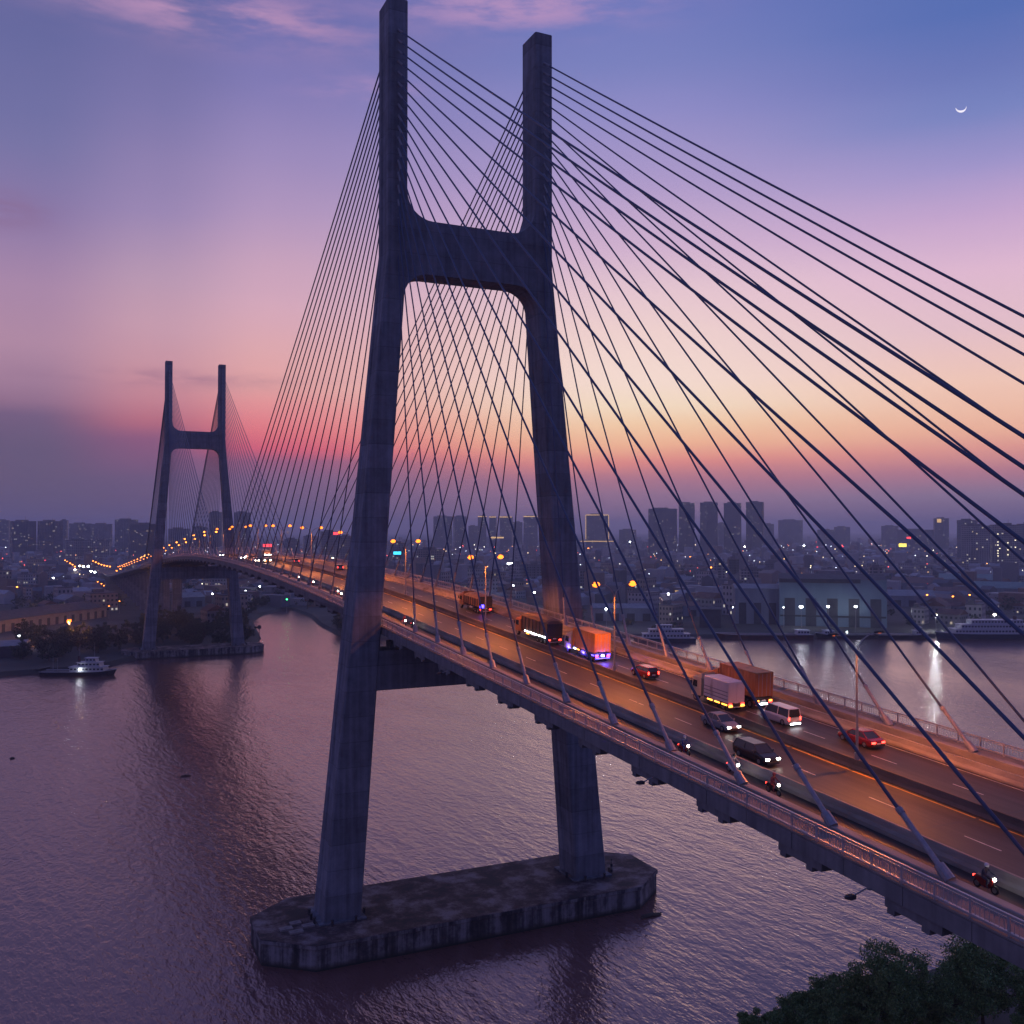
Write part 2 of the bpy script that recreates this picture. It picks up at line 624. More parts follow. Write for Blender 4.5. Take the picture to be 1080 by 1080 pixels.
LAND = [(-13000, -2500), (-4000, -300), (-1500, 180), (-300, 322), (-120, 334), (-88, 338), (-62, 342), (-42, 354), (-30, 372), (-10, 386), (30, 392), (44, 440), (58, 548), (75, 600), (98, 640), (108, 640), (108, 600), (107, 566), (98, 500), (94, 440), (110, 412), (160, 388), (215, 366), (268, 346), (302, 325), (352, 305), (404, 281), (467, 252), (700, 150), (1500, -200), (5000, -1900), (13000, -6000), (13000, 13000), (-13000, 13000)]
NEARB = [(13000, -9000), (900, -260), (300, -110), (160, -62), (95, -52), (66, -51), (40, -52), (24, -53), (9, -55), (-6, -66), (-40, -104), (-110, -150), (-400, -300), (-1500, -800), (-13000, -6000), (-13000, -9000)]


def pip(x, y, poly):
    c = False
    j = len(poly) - 1
    for i in range(len(poly)):
        xi, yi = poly[i]
        xj, yj = poly[j]
        if (yi > y) != (yj > y) and x < (xj - xi) * (y - yi) / (yj - yi) + xi:
            c = not c
        j = i
    return c


def land(name, poly, mtl, label, z=2.0):
    # top sheet plus a sloped bank running down under the water
    n = len(poly)
    sgn = sum(poly[i][0] * poly[(i + 1) % n][1] - poly[(i + 1) % n][0] * poly[i][1] for i in range(n))
    out = []
    for i in range(n):
        p, q, r = Vector(poly[i - 1]), Vector(poly[i]), Vector(poly[(i + 1) % n])
        t = ((q - p).normalized() + (r - q).normalized())
        t.normalize()
        nn = Vector((t.y, -t.x)) * (1 if sgn > 0 else -1)
        out.append(q + nn * 3.0)
    bm = bmesh.new()
    tv = [bm.verts.new((p[0], p[1], z)) for p in poly]
    ov = [bm.verts.new((p.x, p.y, -1.0)) for p in out]
    from mathutils.geometry import tessellate_polygon
    for tri in tessellate_polygon([[Vector((p[0], p[1], 0)) for p in poly]]):
        bm.faces.new([tv[i] for i in tri])
    for i in range(n):
        k = (i + 1) % n
        bm.faces.new((tv[i], tv[k], ov[k], ov[i]))
    bmesh.ops.recalc_face_normals(bm, faces=bm.faces)
    me = bpy.data.meshes.new(name)
    bm.to_mesh(me)
    bm.free()
    me.materials.append(mtl)
    o = bpy.data.objects.new(name, me)
    COL.objects.link(o)
    return tag(o, label, None, kind='structure')


M_['soil'] = mat('ground_soil', (.075, .07, .055), .95, .5, .02, spots=((.10, .095, .085), .012, .55))
land('ground', LAND, M_['soil'], 'flat low city ground stretching from the far river bank to the horizon')
land('riverbank', NEARB, M_['soil'], 'muddy near river bank below the trees')

# haze over the whole place
hz = MB()
hz.box((0, 2000, 84.5), (25000, 21000, 171))
hm = bpy.data.materials.new('haze_air')
hm.use_nodes = True
hn = hm.node_tree
for nd in list(hn.nodes):
    if nd.type == 'BSDF_PRINCIPLED':
        hn.nodes.remove(nd)
pv = hn.nodes.new('ShaderNodeVolumePrincipled')
HAZE = 1.8e-4
pv.inputs['Color'].default_value = (.70, .80, 1.0, 1)
pv.inputs['Density'].default_value = HAZE
pv.inputs['Anisotropy'].default_value = .45
hn.links.new(pv.outputs[0], hn.nodes['Material Output'].inputs['Volume'])
hz_o = hz.build('haze', hm)
tag(hz_o, 'thin purple evening haze over river and city', None, kind='stuff')


# ------------------------------------------------------------------ bridge
def zd(y):
    """level of the deck edge along the bridge"""
    if y < 0:
        return 50.5 + .057 * y
    if y > 380:
        z = 50.5 - .057 * (y - 380)
        # eases down to street level
        return z if z > 12 else (2.6 + 9.4 * math.exp((z - 12) / 9.4))
    return 55.9 - 1.5e-4 * (y - 190) ** 2


ROAD_H = -.27


def ysteps(a, b, d=10):
    n = max(1, round((b - a) / d))
    return [a + (b - a) * i / n for i in range(n + 1)]


def sweep(mb, prof, ys, mirror=1):
    mb.loft([[(x * mirror, y, zd(y) + h) for x, h in prof] for y in ys])


Y0, Y1 = -235.0, 542.0
YS = ysteps(Y0, Y1)
deck = empty('bridge_deck', (0, 0, 0), 'long arched bridge deck with dark carriageways, walkways and pale edge railings hung from stay cables', 'bridge deck')
mb = MB()
sweep(mb, [(-15.8, -.75), (15.8, -.75), (15.8, -1.45), (-15.8, -1.45)], YS)
mb.build('slab', M_['deckc'], deck)
mb = MB()
sweep(mb, [(-9.24, -.8), (-9.24, ROAD_H), (9.24, ROAD_H), (9.24, -.8)], YS)
mb.build('roadway', M_['asphalt'], deck)
for s in (-1, 1):
    mb = MB()
    sweep(mb, [(9.77, -.8), (9.77, -.40), (12.72, -.40), (12.72, -.8)], YS, s)
    mb.build('motorcycle_lane', M_['asphalt'], deck)
    mb = MB()
    sweep(mb, [(9.25, -.8), (9.25, -.1), (9.38, .15), (9.42, .62), (9.62, .62), (9.66, .15), (9.76, -.1), (9.76, -.8)], YS, s)
    mb.build('side_barrier', M_['barrier'], deck)
    mb = MB()
    sweep(mb, [(12.73, -.8), (12.73, .26), (12.78, .31), (13.52, .31), (13.58, .26), (13.58, -.8)], YS, s)
    mb.build('cable_beam', M_['barrier'], deck)
    mb = MB()
    sweep(mb, [(13.59, -.8), (13.59, -.12), (16.05, -.12), (16.05, -.2), (15.84, -.32), (15.84, -.8)], YS, s)
    mb.build('walkway', M_['walk'], deck)
    # precast fascia panels
    mb = MB()
    y = Y0
    while y < Y1 - 1:
        z0, z1 = zd(y + .02), zd(y + 4.98)
        a = rng.uniform(-.03, .03)
        mb.loft([[(s * (15.88 + a), yy, zz - .24), (s * (16.08 + a), yy, zz - .24), (s * (16.10 + a), yy, zz - 1.36), (s * (15.88 + a), yy, zz - 1.36)] for yy, zz in ((y + .02, z0), (y + 4.97, z1))])
        y += 5
    mb.build('fascia', M_['deckc'], deck)
    # edge girder
    mb = MB()
    sweep(mb, [(12.4, -1.45), (14.6, -1.45), (14.6, -2.0), (12.4, -2.0)], YS, s)
    mb.build('edge_girder', M_['deckc'], deck)
    # railing: handrail, second rail, foot rail, posts and balusters
    mb = MB()
    for h, w, t in ((1.05, .16, .12), (.86, .08, .07), (.08, .20, .14)):
        sweep(mb, [(15.78 - w / 2, h - t / 2), (15.78 + w / 2, h - t / 2), (15.78 + w / 2, h + t / 2), (15.78 - w / 2, h + t / 2)], YS, s)
    y = Y0 + .3
    while y < Y1:
        mb.box((s * 15.78, y, zd(y) + .45), (.12, .14, 1.16))
        if y < 160:
            for k in range(1, 8):
                yy = y + k * 2.5 / 8
                mb.box((s * 15.78, yy, zd(yy) + .47), (.028, .035, .80))
        y += 2.5
    mb.build('railing', M_['steel'], deck)
# median barrier, concrete darkened to stand for the shade on its near face
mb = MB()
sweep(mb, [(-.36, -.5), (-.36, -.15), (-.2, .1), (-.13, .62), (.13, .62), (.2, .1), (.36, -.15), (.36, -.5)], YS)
mb.build('median_barrier', mat('shade_toned_median_concrete', (.10, .088, .08), .85, .35, .7, bump=.3, bscale=3, stretch=(1, .3, 1)), deck)
# floor beams and hanging brackets below the cable anchors
CAB_M = [11 + 10 * k for k in range(18)]
CAB_S = [11 + 10 * k for k in range(15)] + [156, 158.5, 161.5]
fbm = MB()
fbm.box((0, 0, -1.75), (24.7, .5, .6))
fb0 = fbm.build('floor_beam', M_['deckc'], deck)
fb0.location = (0, Y0 + 4, zd(Y0 + 4))
y = Y0 + 14
while y < Y1:
    o = fb0.copy()
    COL.objects.link(o)
    o.location = (0, y, zd(y))
    y += 10
# hanging brackets below the cable anchors, each a part of the deck
brm = MB()
prof = [(-2.0, -1.37), (2.4, -1.37), (2.4, -1.95), (2.2, -1.95), (2.2, -2.3), (1.6, -2.3), (1.6, -1.95), (-.5, -1.95), (-.5, -2.3), (-1.1, -2.3), (-1.1, -1.95), (-2.0, -1.95)]
brm.loft([[(x, yy, zz) for yy, zz in prof] for x in (-16.0, -14.7)])
br0 = None
anch = [-c for c in CAB_S if c not in (158.5, 161.5)] + CAB_M + [380 - c for c in CAB_M] + [380 + c for c in CAB_S if c not in (158.5, 161.5)]
for a in anch:
    if br0 is None:
        br0 = o = brm.build('anchor_bracket', M_['deckc'], deck)
    else:
        o = br0.copy()
        COL.objects.link(o)
    o.location = (0, a, zd(a))
    o.rotation_euler = (math.atan(zd(a + 1) - zd(a)), 0, 0)
# paint
mb = MB()
for s in (-1, 1):
    for x, w in ((8.75, .14),):
        mb.loft([[(s * (x - w / 2), y, zd(y) + ROAD_H + .005), (s * (x + w / 2), y, zd(y) + ROAD_H + .005)] for y in YS], caps=False, closed=False)
    y = Y0 + 1
    while y < Y1:
        mb.loft([[(s * 4.62, yy, zd(yy) + ROAD_H + .006), (s * 4.76, yy, zd(yy) + ROAD_H + .006)] for yy in (y, y + 3.0)], caps=False, closed=False)
        y += 9.0
mb.build('lane_marking', M_['white_line'], deck)
mb = MB()
for s in (-1, 1):
    mb.loft([[(s * .62, y, zd(y) + ROAD_H + .005), (s * .80, y, zd(y) + ROAD_H + .005)] for y in YS], caps=False, closed=False)
mb.build('edge_line', M_['yellow_line'], deck)

# transverse expansion joints in the carriageways
y = -226.0
while y < Y1:
    for s in (-1, 1):
        mb = MB()
        mb.loft([[(s * x, yy, zd(yy) + ROAD_H + .009) for x in (.42, 9.2)] for yy in (y, y + .32)], caps=False, closed=False)
        mb.build('expansion_joint', M_['dark'], deck)
    y += 20.5

# ---- pylons
ZTOP, ZCAP, ZBT, ZBB = 154.15, 4.0, 117.8, 108.8


def leg_x(z):
    if z >= 112:
        return 15.18, 11.83
    t = (112 - z) / (112 - ZCAP)
    o1 = 15.18 + (25.78 - 15.18) * t
    i1 = 11.83 + (19.56 - 11.83) * t
    return o1, i1


def leg_ring(s, z):
    xo, xi = leg_x(z)
    t = max(0, min(1, (112 - z) / (112 - ZCAP)))
    b = (5.53 + (6.38 - 5.53) * t) / 2
    c = .22
    g = .18 if z < 147 else 0.0
    # chamfered corners, a shallow vertical recess down the outer and the inner face
    P = [(xo, -b + c), (xo, -b * .45), (xo - g, -b * .38), (xo - g, b * .38), (xo, b * .45), (xo, b - c), (xo - c, b), (xi + c, b), (xi, b - c), (xi, b * .45), (xi + g, b * .38), (xi + g, -b * .38), (xi, -b * .45), (xi, -b + c), (xi + c, -b), (xo - c, -b)]
    return [(s * x, y, z) for x, y in P]


def fillet_beam():
    """outline of the high cross beam between the legs with rounded corners (x,z)"""
    pts = []
    rt, rb = 4.6, 4.4

    def arc(cx, cz, r, a0, a1):
        for i in range(9):
            a = R(a0 + (a1 - a0) * i / 8)
            pts.append((cx + r * math.cos(a), cz + r * math.sin(a)))
    xi_t = 11.83 + .25
    xo_b = leg_x(104.0)[1] + .25
    # start on the top right corner, go left along the top
    pts.append((xi_t, ZBT + rt))
    arc(xi_t - .25 - rt, ZBT + rt, rt, 0, -90)
    arc(-(xi_t - .25 - rt), ZBT + rt, rt, -90, -180)
    pts.append((-xi_t, ZBT + rt))
    pts.append((-xi_t, 112))
    pts.append((-xo_b, ZBB - rb))
    arc(-(xo_b - .25 - rb), ZBB - rb, rb, 180, 90)
    arc((xo_b - .25 - rb), ZBB - rb, rb, 90, 0)
    pts.append((xo_b, ZBB - rb))
    pts.append((xi_t, 112))
    return pts


def pylon(name, y0, label):
    t = empty(name, (0, y0, 0), label, 'bridge pylon')
    for s in (-1, 1):
        mb = MB()
        zs = [ZCAP, 20, 40, 60, 80, 100, 112, 125, 140, 146, 147.5, ZTOP]
        mb.loft([leg_ring(s, z) for z in zs])
        lg = mb.build('leg', M_['tower'], t)
        mb = MB()
        xo, xi = leg_x(4)
        mb.box((s * (xo + xi) / 2, 0, 4.12), (xo - xi + 1.4, 7.8, .3))
        mb.build('plinth', M_['tower'], lg)
    out = fillet_beam()
    mb = MB()
    mb.loft([[(x, y, z) for x, z in out] for y in (-2.55, 2.55)])
    mb.build('crossbeam', M_['tower'], t)
    mb = MB()
    xa = leg_x(43)[1] + .4
    mb.loft([[(x, y, z) for y, z in ((-2.9, 40.0), (2.9, 40.0), (2.9, 46.4), (-2.9, 46.4))] for x in (-xa, xa)])
    for s in (-1, 1):
        for x in (6, 13.4):
            mb.box((s * x, 0, 47.0), (1.6, 2.2, 1.3))
    mb.build('tie_beam', M_['tower'], t)
    # pile cap
    mb = MB()
    out = [(-35.6, -4.6), (-28.5, -10.3), (28.5, -10.3), (35.6, -4.6), (35.6, 4.6), (28.5, 10.3), (-28.5, 10.3), (-35.6, 4.6)]

    def ring(k, z, grow=0.0):
        return [(x * (1 + grow / 35), y * (1 + grow / 11), z) for x, y in out]
    mb.loft([ring(0, -3, -.1), ring(0, 3.2, -.1), ring(0, 3.35, .12), ring(0, 3.9, .12), ring(0, 4.0, 0)])
    fd = mb.build('foundation', M_['cap'], t)
    bo = None
    for s in (-1, 1):
        xo, xi = leg_x(4)
        for k, (dx, dy) in enumerate(((xo + 1.1, -2.2), (xo + 1.2, -.4), (xo + 1.0, 1.6), (xo - 1.2, -4.5), (xi + 1.2, -4.4), (xi - 1.0, -1.5))):
            if bo is None:
                mb = MB()
                mb.tube([(0, 0, 0), (0, 0, .82), (0, 0, .83), (0, 0, .95)], [.2, .2, .28, .28], 8)
                bo = q = mb.build('bollard', M_['dark'], t)
            else:
                q = bo.copy()
                COL.objects.link(q)
            q.location = (s * dx, dy, 4.0)
    return t


def cap_mat():
    m, nt, N, L, P = nodes('pile_cap_concrete')
    P.inputs['Roughness'].default_value = .85
    tc = N.new('ShaderNodeTexCoord')
    geo = N.new('ShaderNodeNewGeometry')
    sn = N.new('ShaderNodeSeparateXYZ')
    L.new(geo.outputs['Normal'], sn.inputs[0])

    def noise(sc, st, det, rough=.6):
        mp = N.new('ShaderNodeMapping')
        mp.inputs['Scale'].default_value = st
        L.new(tc.outputs['Object'], mp.inputs[0])
        n = N.new('ShaderNodeTexNoise')
        n.inputs['Scale'].default_value = sc
        n.inputs['Detail'].default_value = det
        n.inputs['Roughness'].default_value = rough
        L.new(mp.outputs[0], n.inputs['Vector'])
        return n.outputs[0]

    def ramp(x, stops):
        r = N.new('ShaderNodeValToRGB')
        cr = r.color_ramp
        cr.elements[0].position, cr.elements[0].color = stops[0][0], (*stops[0][1], 1)
        cr.elements[1].position, cr.elements[1].color = stops[-1][0], (*stops[-1][1], 1)
        for p, c in stops[1:-1]:
            cr.elements.new(p).color = (*c, 1)
        L.new(x, r.inputs[0])
        return r.outputs[0]
    sa, sb = noise(.75, (1, 1, .03), 5), noise(.45, (1, 1, .8), 8, .7)
    sm = N.new('ShaderNodeMixRGB')
    sm.inputs[0].default_value = .42
    L.new(sa, sm.inputs[1])
    L.new(sb, sm.inputs[2])
    side = ramp(sm.outputs[0], [(.40, (.035, .033, .036)), (.47, (.09, .085, .085)), (.53, (.22, .21, .21)), (.62, (.30, .29, .29))])
    top = ramp(noise(.22, (1, 1, 1), 9, .7), [(.40, (.035, .03, .03)), (.48, (.08, .05, .045)), (.54, (.17, .12, .11)), (.62, (.28, .23, .22))])
    # algae and tide mark low on the sides
    sp = N.new('ShaderNodeSeparateXYZ')
    L.new(tc.outputs['Object'], sp.inputs[0])
    mr = N.new('ShaderNodeMapRange')
    mr.inputs['From Min'].default_value = .2
    mr.inputs['From Max'].default_value = 1.0
    L.new(sp.outputs[2], mr.inputs['Value'])
    m1 = N.new('ShaderNodeMixRGB')
    L.new(mr.outputs[0], m1.inputs[0])
    m1.inputs[1].default_value = (.03, .032, .026, 1)
    L.new(side, m1.inputs[2])
    gt = N.new('ShaderNodeMath')
    gt.operation = 'GREATER_THAN'
    gt.inputs[1].default_value = .6
    L.new(sn.outputs[2], gt.inputs[0])
    m2 = N.new('ShaderNodeMixRGB')
    L.new(gt.outputs[0], m2.inputs[0])
    L.new(m1.outputs[0], m2.inputs[1])
    L.new(top, m2.inputs[2])
    L.new(m2.outputs[0], P.inputs['Base Color'])
    bp = N.new('ShaderNodeBump')
    bp.inputs['Strength'].default_value = .5
    bp.inputs['Distance'].default_value = .1
    L.new(noise(1.2, (1, 1, 1), 6), bp.inputs['Height'])
    L.new(bp.outputs[0], P.inputs['Normal'])
    return m


M_['cap'] = cap_mat()
pylon('bridge_pylon', 0.0, 'tall near H-shaped concrete bridge pylon standing on its streaked river foundation')
pylon('bridge_pylon', 380.0, 'distant smaller H-shaped concrete pylon by the wooded far bank')

# precast slabs lying on the near pile cap
for i, (x, y, w) in enumerate(((-31.4, -2.6, 2.0), (-29.6, -1.0, 1.7), (-30.2, -4.4, 2.1), (-28.0, -2.8, 1.8))):
    mb = MB()
    mb.box((0, 0, .13), (w, 1.15, .26))
    mb.box((0, 0, .30), (w * .3, .1, .08))
    o = mb.build('concrete_slab', M_['slab'] if 'slab' in M_ else mat('pale_slab', (.26, .23, .22), .8, .15, 2))
    if 'slab' not in M_:
        M_['slab'] = o.data.materials[0]
    o.location = (x, y, 4.0)
    o.rotation_euler = (0, 0, R(4))
    tag(o, ['pale flat slab on the near foundation, the left one of the back pair', 'pale flat slab on the near foundation, the back one nearest the leg',
            'pale flat slab on the near foundation, the front one farther from the leg', 'pale flat slab on the near foundation, the front one closer to the leg'][i], 'slab', 'slabs on the near foundation')
# beacon on the cap
b_ = empty('beacon', (27.4, -2.2, 4.0), 'small black and white banded beacon post beside the right foot of the near pylon', 'beacon')
mb = MB()
for k in range(0, 4, 2):
    mb.cyl((0, 0, .25 + k * .5), .22, .5, 10)
mb.cyl((0, 0, 2.2), .12, .3, 8)
mb.build('dark_band', M_['dark'], b_)
mb = MB()
for k in (1, 3):
    mb.cyl((0, 0, .25 + k * .5), .22, .5, 10)
mb.build('pale_band', M_['slab'], b_)

# driftwood
for x, y, l, lab in ((-33, 118, 2.6, 'dark driftwood log floating in the river left of the near pylon'), (28.5, -13.6, 4.5, 'dark clump of weed and wood caught at the right end of the near foundation'), (-76, 160, 1.4, 'small dark scrap of driftwood floating far left')):
    mb = MB()
    for k in range(5):
        a = rng.uniform(-.5, .5)
        mb.tube([(-l / 2 * rng.uniform(.6, 1), a, rng.uniform(.0, .2)), (0, a * .6, .25), (l / 2 * rng.uniform(.6, 1), a + rng.uniform(-.3, .3), .1)], [.12, .2, .08], 7)
    o = mb.build('driftwood', M_['trunk'])
    o.location = (x, y, 0)
    o.rotation_euler = (0, 0, rng.uniform(-.4, .4))
    tag(o, lab, 'driftwood')

# ---- stay cables, one object each
ORD = ['longest', 'second longest', 'third longest', 'fourth longest', 'fifth longest', 'sixth longest', 'seventh longest', 'eighth longest', 'ninth longest',
       'ninth shortest', 'eighth shortest', 'seventh shortest', 'sixth shortest', 'fifth shortest', 'fourth shortest', 'third shortest', 'second shortest', 'shortest']
for y0, which in ((0.0, 'near'), (380.0, 'distant')):
    for s, side in ((-1, 'left'), (1, 'right')):
        for dirn in (-1, 1):
            outer = (y0 == 0 and dirn < 0) or (y0 > 0 and dirn > 0)
            offs = CAB_S if outer else CAB_M
            where = {(0.0, -1): 'down towards the viewer', (0.0, 1): 'back towards midstream', (380.0, -1): 'forward towards midstream', (380.0, 1): 'down to the far bank'}[(y0, dirn)]
            for k in range(18):
                ya = y0 + dirn * offs[17 - k]
                zt = 149.7 - 1.75 * k
                B = Vector((s * 13.25, ya, zd(ya) + .30))
                T = Vector((s * 13.5, y0 + dirn * 1.5, zt))
                d = (T - B)
                Lc = d.length
                d.normalize()
                t = empty('stay_cable', B, '%s stay cable from %s leg of %s pylon %s' % (ORD[k], side, which, where), 'stay cable', 'stay cables of the %s pylon' % which)
                r = .10 + .032 * (Lc / 180)
                mb = MB()
                # slight sag of a long cable
                pts = []
                for q in range(9):
                    f = q / 8
                    p = d * (Lc * f)
                    p.z -= 4 * f * (1 - f) * (Lc / 180) ** 2 * .55
                    pts.append(p)
                mb.tube(pts, r, 8)
                mb.build('sheath', M_['cable'], t, smooth=True)
                mb = MB()
                e = 3.6 + 1.6 * Lc / 180
                mb.tube([d * .25, d * e], [r + .07, r + .055], 10)
                mb.tube([d * (e - .12), d * (e + .28)], [r + .12, r + .12], 10)
                mb.tube([d * -.15, d * .95], [.42, .36], 12)
                mb.build('anchor_pipe', M_['pipe'], t)
                mb = MB()
                f1 = 1 - 4.4 / Lc
                mb.tube([d * (Lc * f1), d * Lc], [r + .06, r + .06], 8)
                mb.build('guide_pipe', M_['pipe'], t)

# ------------------------------------------------------------------ bridge lamps
HEAD_H = 11.05


def lamp_tree(lit, mtl):
    t = bpy.data.objects.new('street_lamp', None)
    COL.objects.link(t)
    mb = MB()
    mb.cyl((0, 0, .3), .24, .6, 10)
    mb.tube([(0, 0, 0), (0, 0, 9.3)], [.13, .075], 10)
    mb.build('pole', M_['pole'], t)
    for s in (-1, 1):
        mb = MB()
        pts = []
        for i in range(9):
            a = i / 8
            pts.append((s * (2.25 * (a ** 1.5)), 0, 9.2 + 1.75 * math.sin(a * math.pi / 2) ** .9))
        mb.tube(pts, [.07 - .02 * i / 8 for i in range(9)], 8)
        ar = mb.build('arm', M_['pole'], t)
        mb = MB()
        mb.loft([[(s * (2.2 + dx), y, 10.98 + z) for y, z in ((-w, 0), (w, 0), (w * .7, h), (-w * .7, h))] for dx, w, h in ((-.05, .1, .12), (.2, .2, .2), (.8, .22, .2), (1.0, .1, .1))])
        hd = mb.build('lamp_head', M_['dark'], ar)
        mb = MB()
        mb.ball((s * 2.68, 0, 10.92 if lit else 10.975), .44 if lit else .2, 12, 6, (1.2, .9, .8 if lit else .15))
        mb.build('lens', mtl, ar, smooth=True)
    return t


lamp_on = lamp_tree(True, M_['sodium'])
lamp_added_light = lamp_tree(False, M_['sodium'])
lamp_far = lamp_tree(True, M_['sodium_far'])
used = set()
LAMPY = [-131 + 41 * k for k in range(17)] + [566 + 41 * k for k in range(14)]
ORDN = ['first', 'second', 'third', 'fourth', 'fifth', 'sixth', 'seventh', 'eighth', 'ninth', 'tenth', 'eleventh', 'twelfth', 'thirteenth']
SODIUM_W = 6500.0
sod = bpy.data.lights.new('sodium_light', 'SPOT')
sod.spot_size = R(156)
sod.spot_blend = .35
sod.energy = SODIUM_W
sod.color = (1, .24, .026)
sod.shadow_soft_size = .25
sod_l = sod.copy()
sod_l.energy = 1300
sod_r = sod.copy()
sod_r.energy = 8500
farn = 0
midn = 0
for y in [-213, -172] + LAMPY:
    lit = y != -90
    src = lamp_added_light if not lit else (lamp_far if y > 300 else lamp_on)
    if id(src) in used:
        o = copy_tree(src)
    else:
        o = src
        used.add(id(src))
    o.location = (0, y, zd(y) + (.6 if y < 542 else .2))
    if y == -90:
        lab = 'double armed lamp post with dark shaded heads on the median, nearest the viewer'
    elif y == -49:
        lab = 'lit double armed lamp post on the median behind the orange container truck'
    elif y == -8:
        lab = 'lit double armed lamp post on the median just behind the near pylon'
    elif y < -90:
        lab = 'double armed lamp post on the near approach, %s behind the dark headed one' % {-131: 'first', -172: 'second', -213: 'third'}[y]
    elif y <= 361:
        lab = '%s lit lamp post on the median beyond the near pylon' % ORDN[midn]
        midn += 1
    elif y < 542:
        lab = '%s lit lamp post on the median behind the distant pylon' % ORDN[farn]
        farn += 1
    else:
        lab = 'tiny lit lamp post in the row along the far approach road'
    tag(o, lab, 'street lamp', 'double lamp posts along the bridge' if y < 542 else 'lamp posts along the far approach road')
    if y < 380:
        for s in (-1, 1):
            lo = bpy.data.objects.new('sodium_light', (sod_r if s > 0 else sod_l) if y < -80 else sod)  # the dark headed post gets spots too, added to light the right barrier
            COL.objects.link(lo)
            lo.parent = o
            lo.location = (s * 2.68, 0, 10.1)

# small inspection lamps on arms below the deck edge
for y, lab in ((-34.0, 'small dark downlight on an arm under the deck edge near the right leg'), (-83.0, 'small dark downlight on an arm under the deck edge by the motorcycles'), (-107.5, 'small dark downlight on an arm under the deck edge above the trees')):
    t = empty('service_lamp', (-16.1, y, zd(y) - 1.3), lab, 'lamp', 'downlights under the deck edge')
    mb = MB()
    mb.tube([(0, 0, 0), (-.5, 0, .12), (-1.5, 0, -.15)], .05, 8)
    mb.build('arm', M_['pole'], t)
    mb = MB()
    mb.loft([[(-1.4 - dx, yy * w, -.2 + zz * w) for yy, zz in ((-.22, -.12), (.22, -.12), (.18, .14), (-.18, .14))] for dx, w in ((0, .6), (.15, 1), (.6, 1), (.8, .5))])
    mb.build('lamp_head', M_['dark'], t)

# ------------------------------------------------------------------ vehicles
def paint(name, col, rough=.35, metal=.0, spec=.5):
    return mat(name, col, rough, .06, 1.5, metal=metal, spec=spec)


P_ = {
    'red': paint('red_car_paint', (.17, .012, .014), .22),
    'silver': paint('silver_car_paint', (.55, .54, .56), .3, .3),
    'white': paint('white_vehicle_paint', (.70, .68, .68), .4),
    'black': paint('black_car_paint', (.018, .018, .022), .22),
    'orange': mat('orange_container_steel', (.64, .27, .05), .55, .2, .8, bump=.3, bscale=2, stretch=(1, 1, .35), spots=((.30, .10, .04), 1.1, .60)),
    'rust': mat('rust_orange_container_steel', (.44, .17, .06), .6, .25, .8, bump=.3, bscale=2, stretch=(1, 1, .35), spots=((.20, .08, .04), 1.1, .58)),
    'brown': mat('brown_tarpaulin', (.16, .085, .055), .75, .25, .7, bump=.6, bscale=1.5),
    'boxwhite': mat('white_box_panel', (.62, .58, .58), .5, .15, .6, stretch=(1, 1, .3), spots=((.34, .30, .28), .9, .62)),
    'grey': paint('grey_vehicle_paint', (.22, .22, .24), .4),
    'cream': paint('cream_cab_paint', (.62, .50, .32), .4),
    'greenp': paint('green_cab_paint', (.07, .16, .12), .4),
    'chassis': mat('chassis_steel', (.03, .03, .033), .7, .2, 2),
}


def wheel(mb_t, mb_r, x, y, r, w):
    mb_t.tube([(x - w / 2, y, r), (x - w / 2 + .03, y, r), (x + w / 2 - .03, y, r), (x + w / 2, y, r)], [r * .88, r, r, r * .88], 18)
    mb_r.tube([(x - w / 2 - .012, y, r), (x + w / 2 + .012, y, r)], [r * .58, r * .58], 12)


def add_wheels(t, spots, r, w):
    for x, y in spots:
        a, b = MB(), MB()
        wheel(a, b, x, y, r, w)
        wo = a.build('wheel', M_['tyre'], t)
        b.build('rim', M_['rim'], wo)


def place_vehicle(t, x, y, away, h=ROAD_H):
    sl = math.atan((zd(y + 2) - zd(y - 2)) / 4)
    t.location = (x, y, zd(y) + h + .012)
    t.rotation_euler = (sl, 0, 0) if away else (-sl, 0, math.pi)


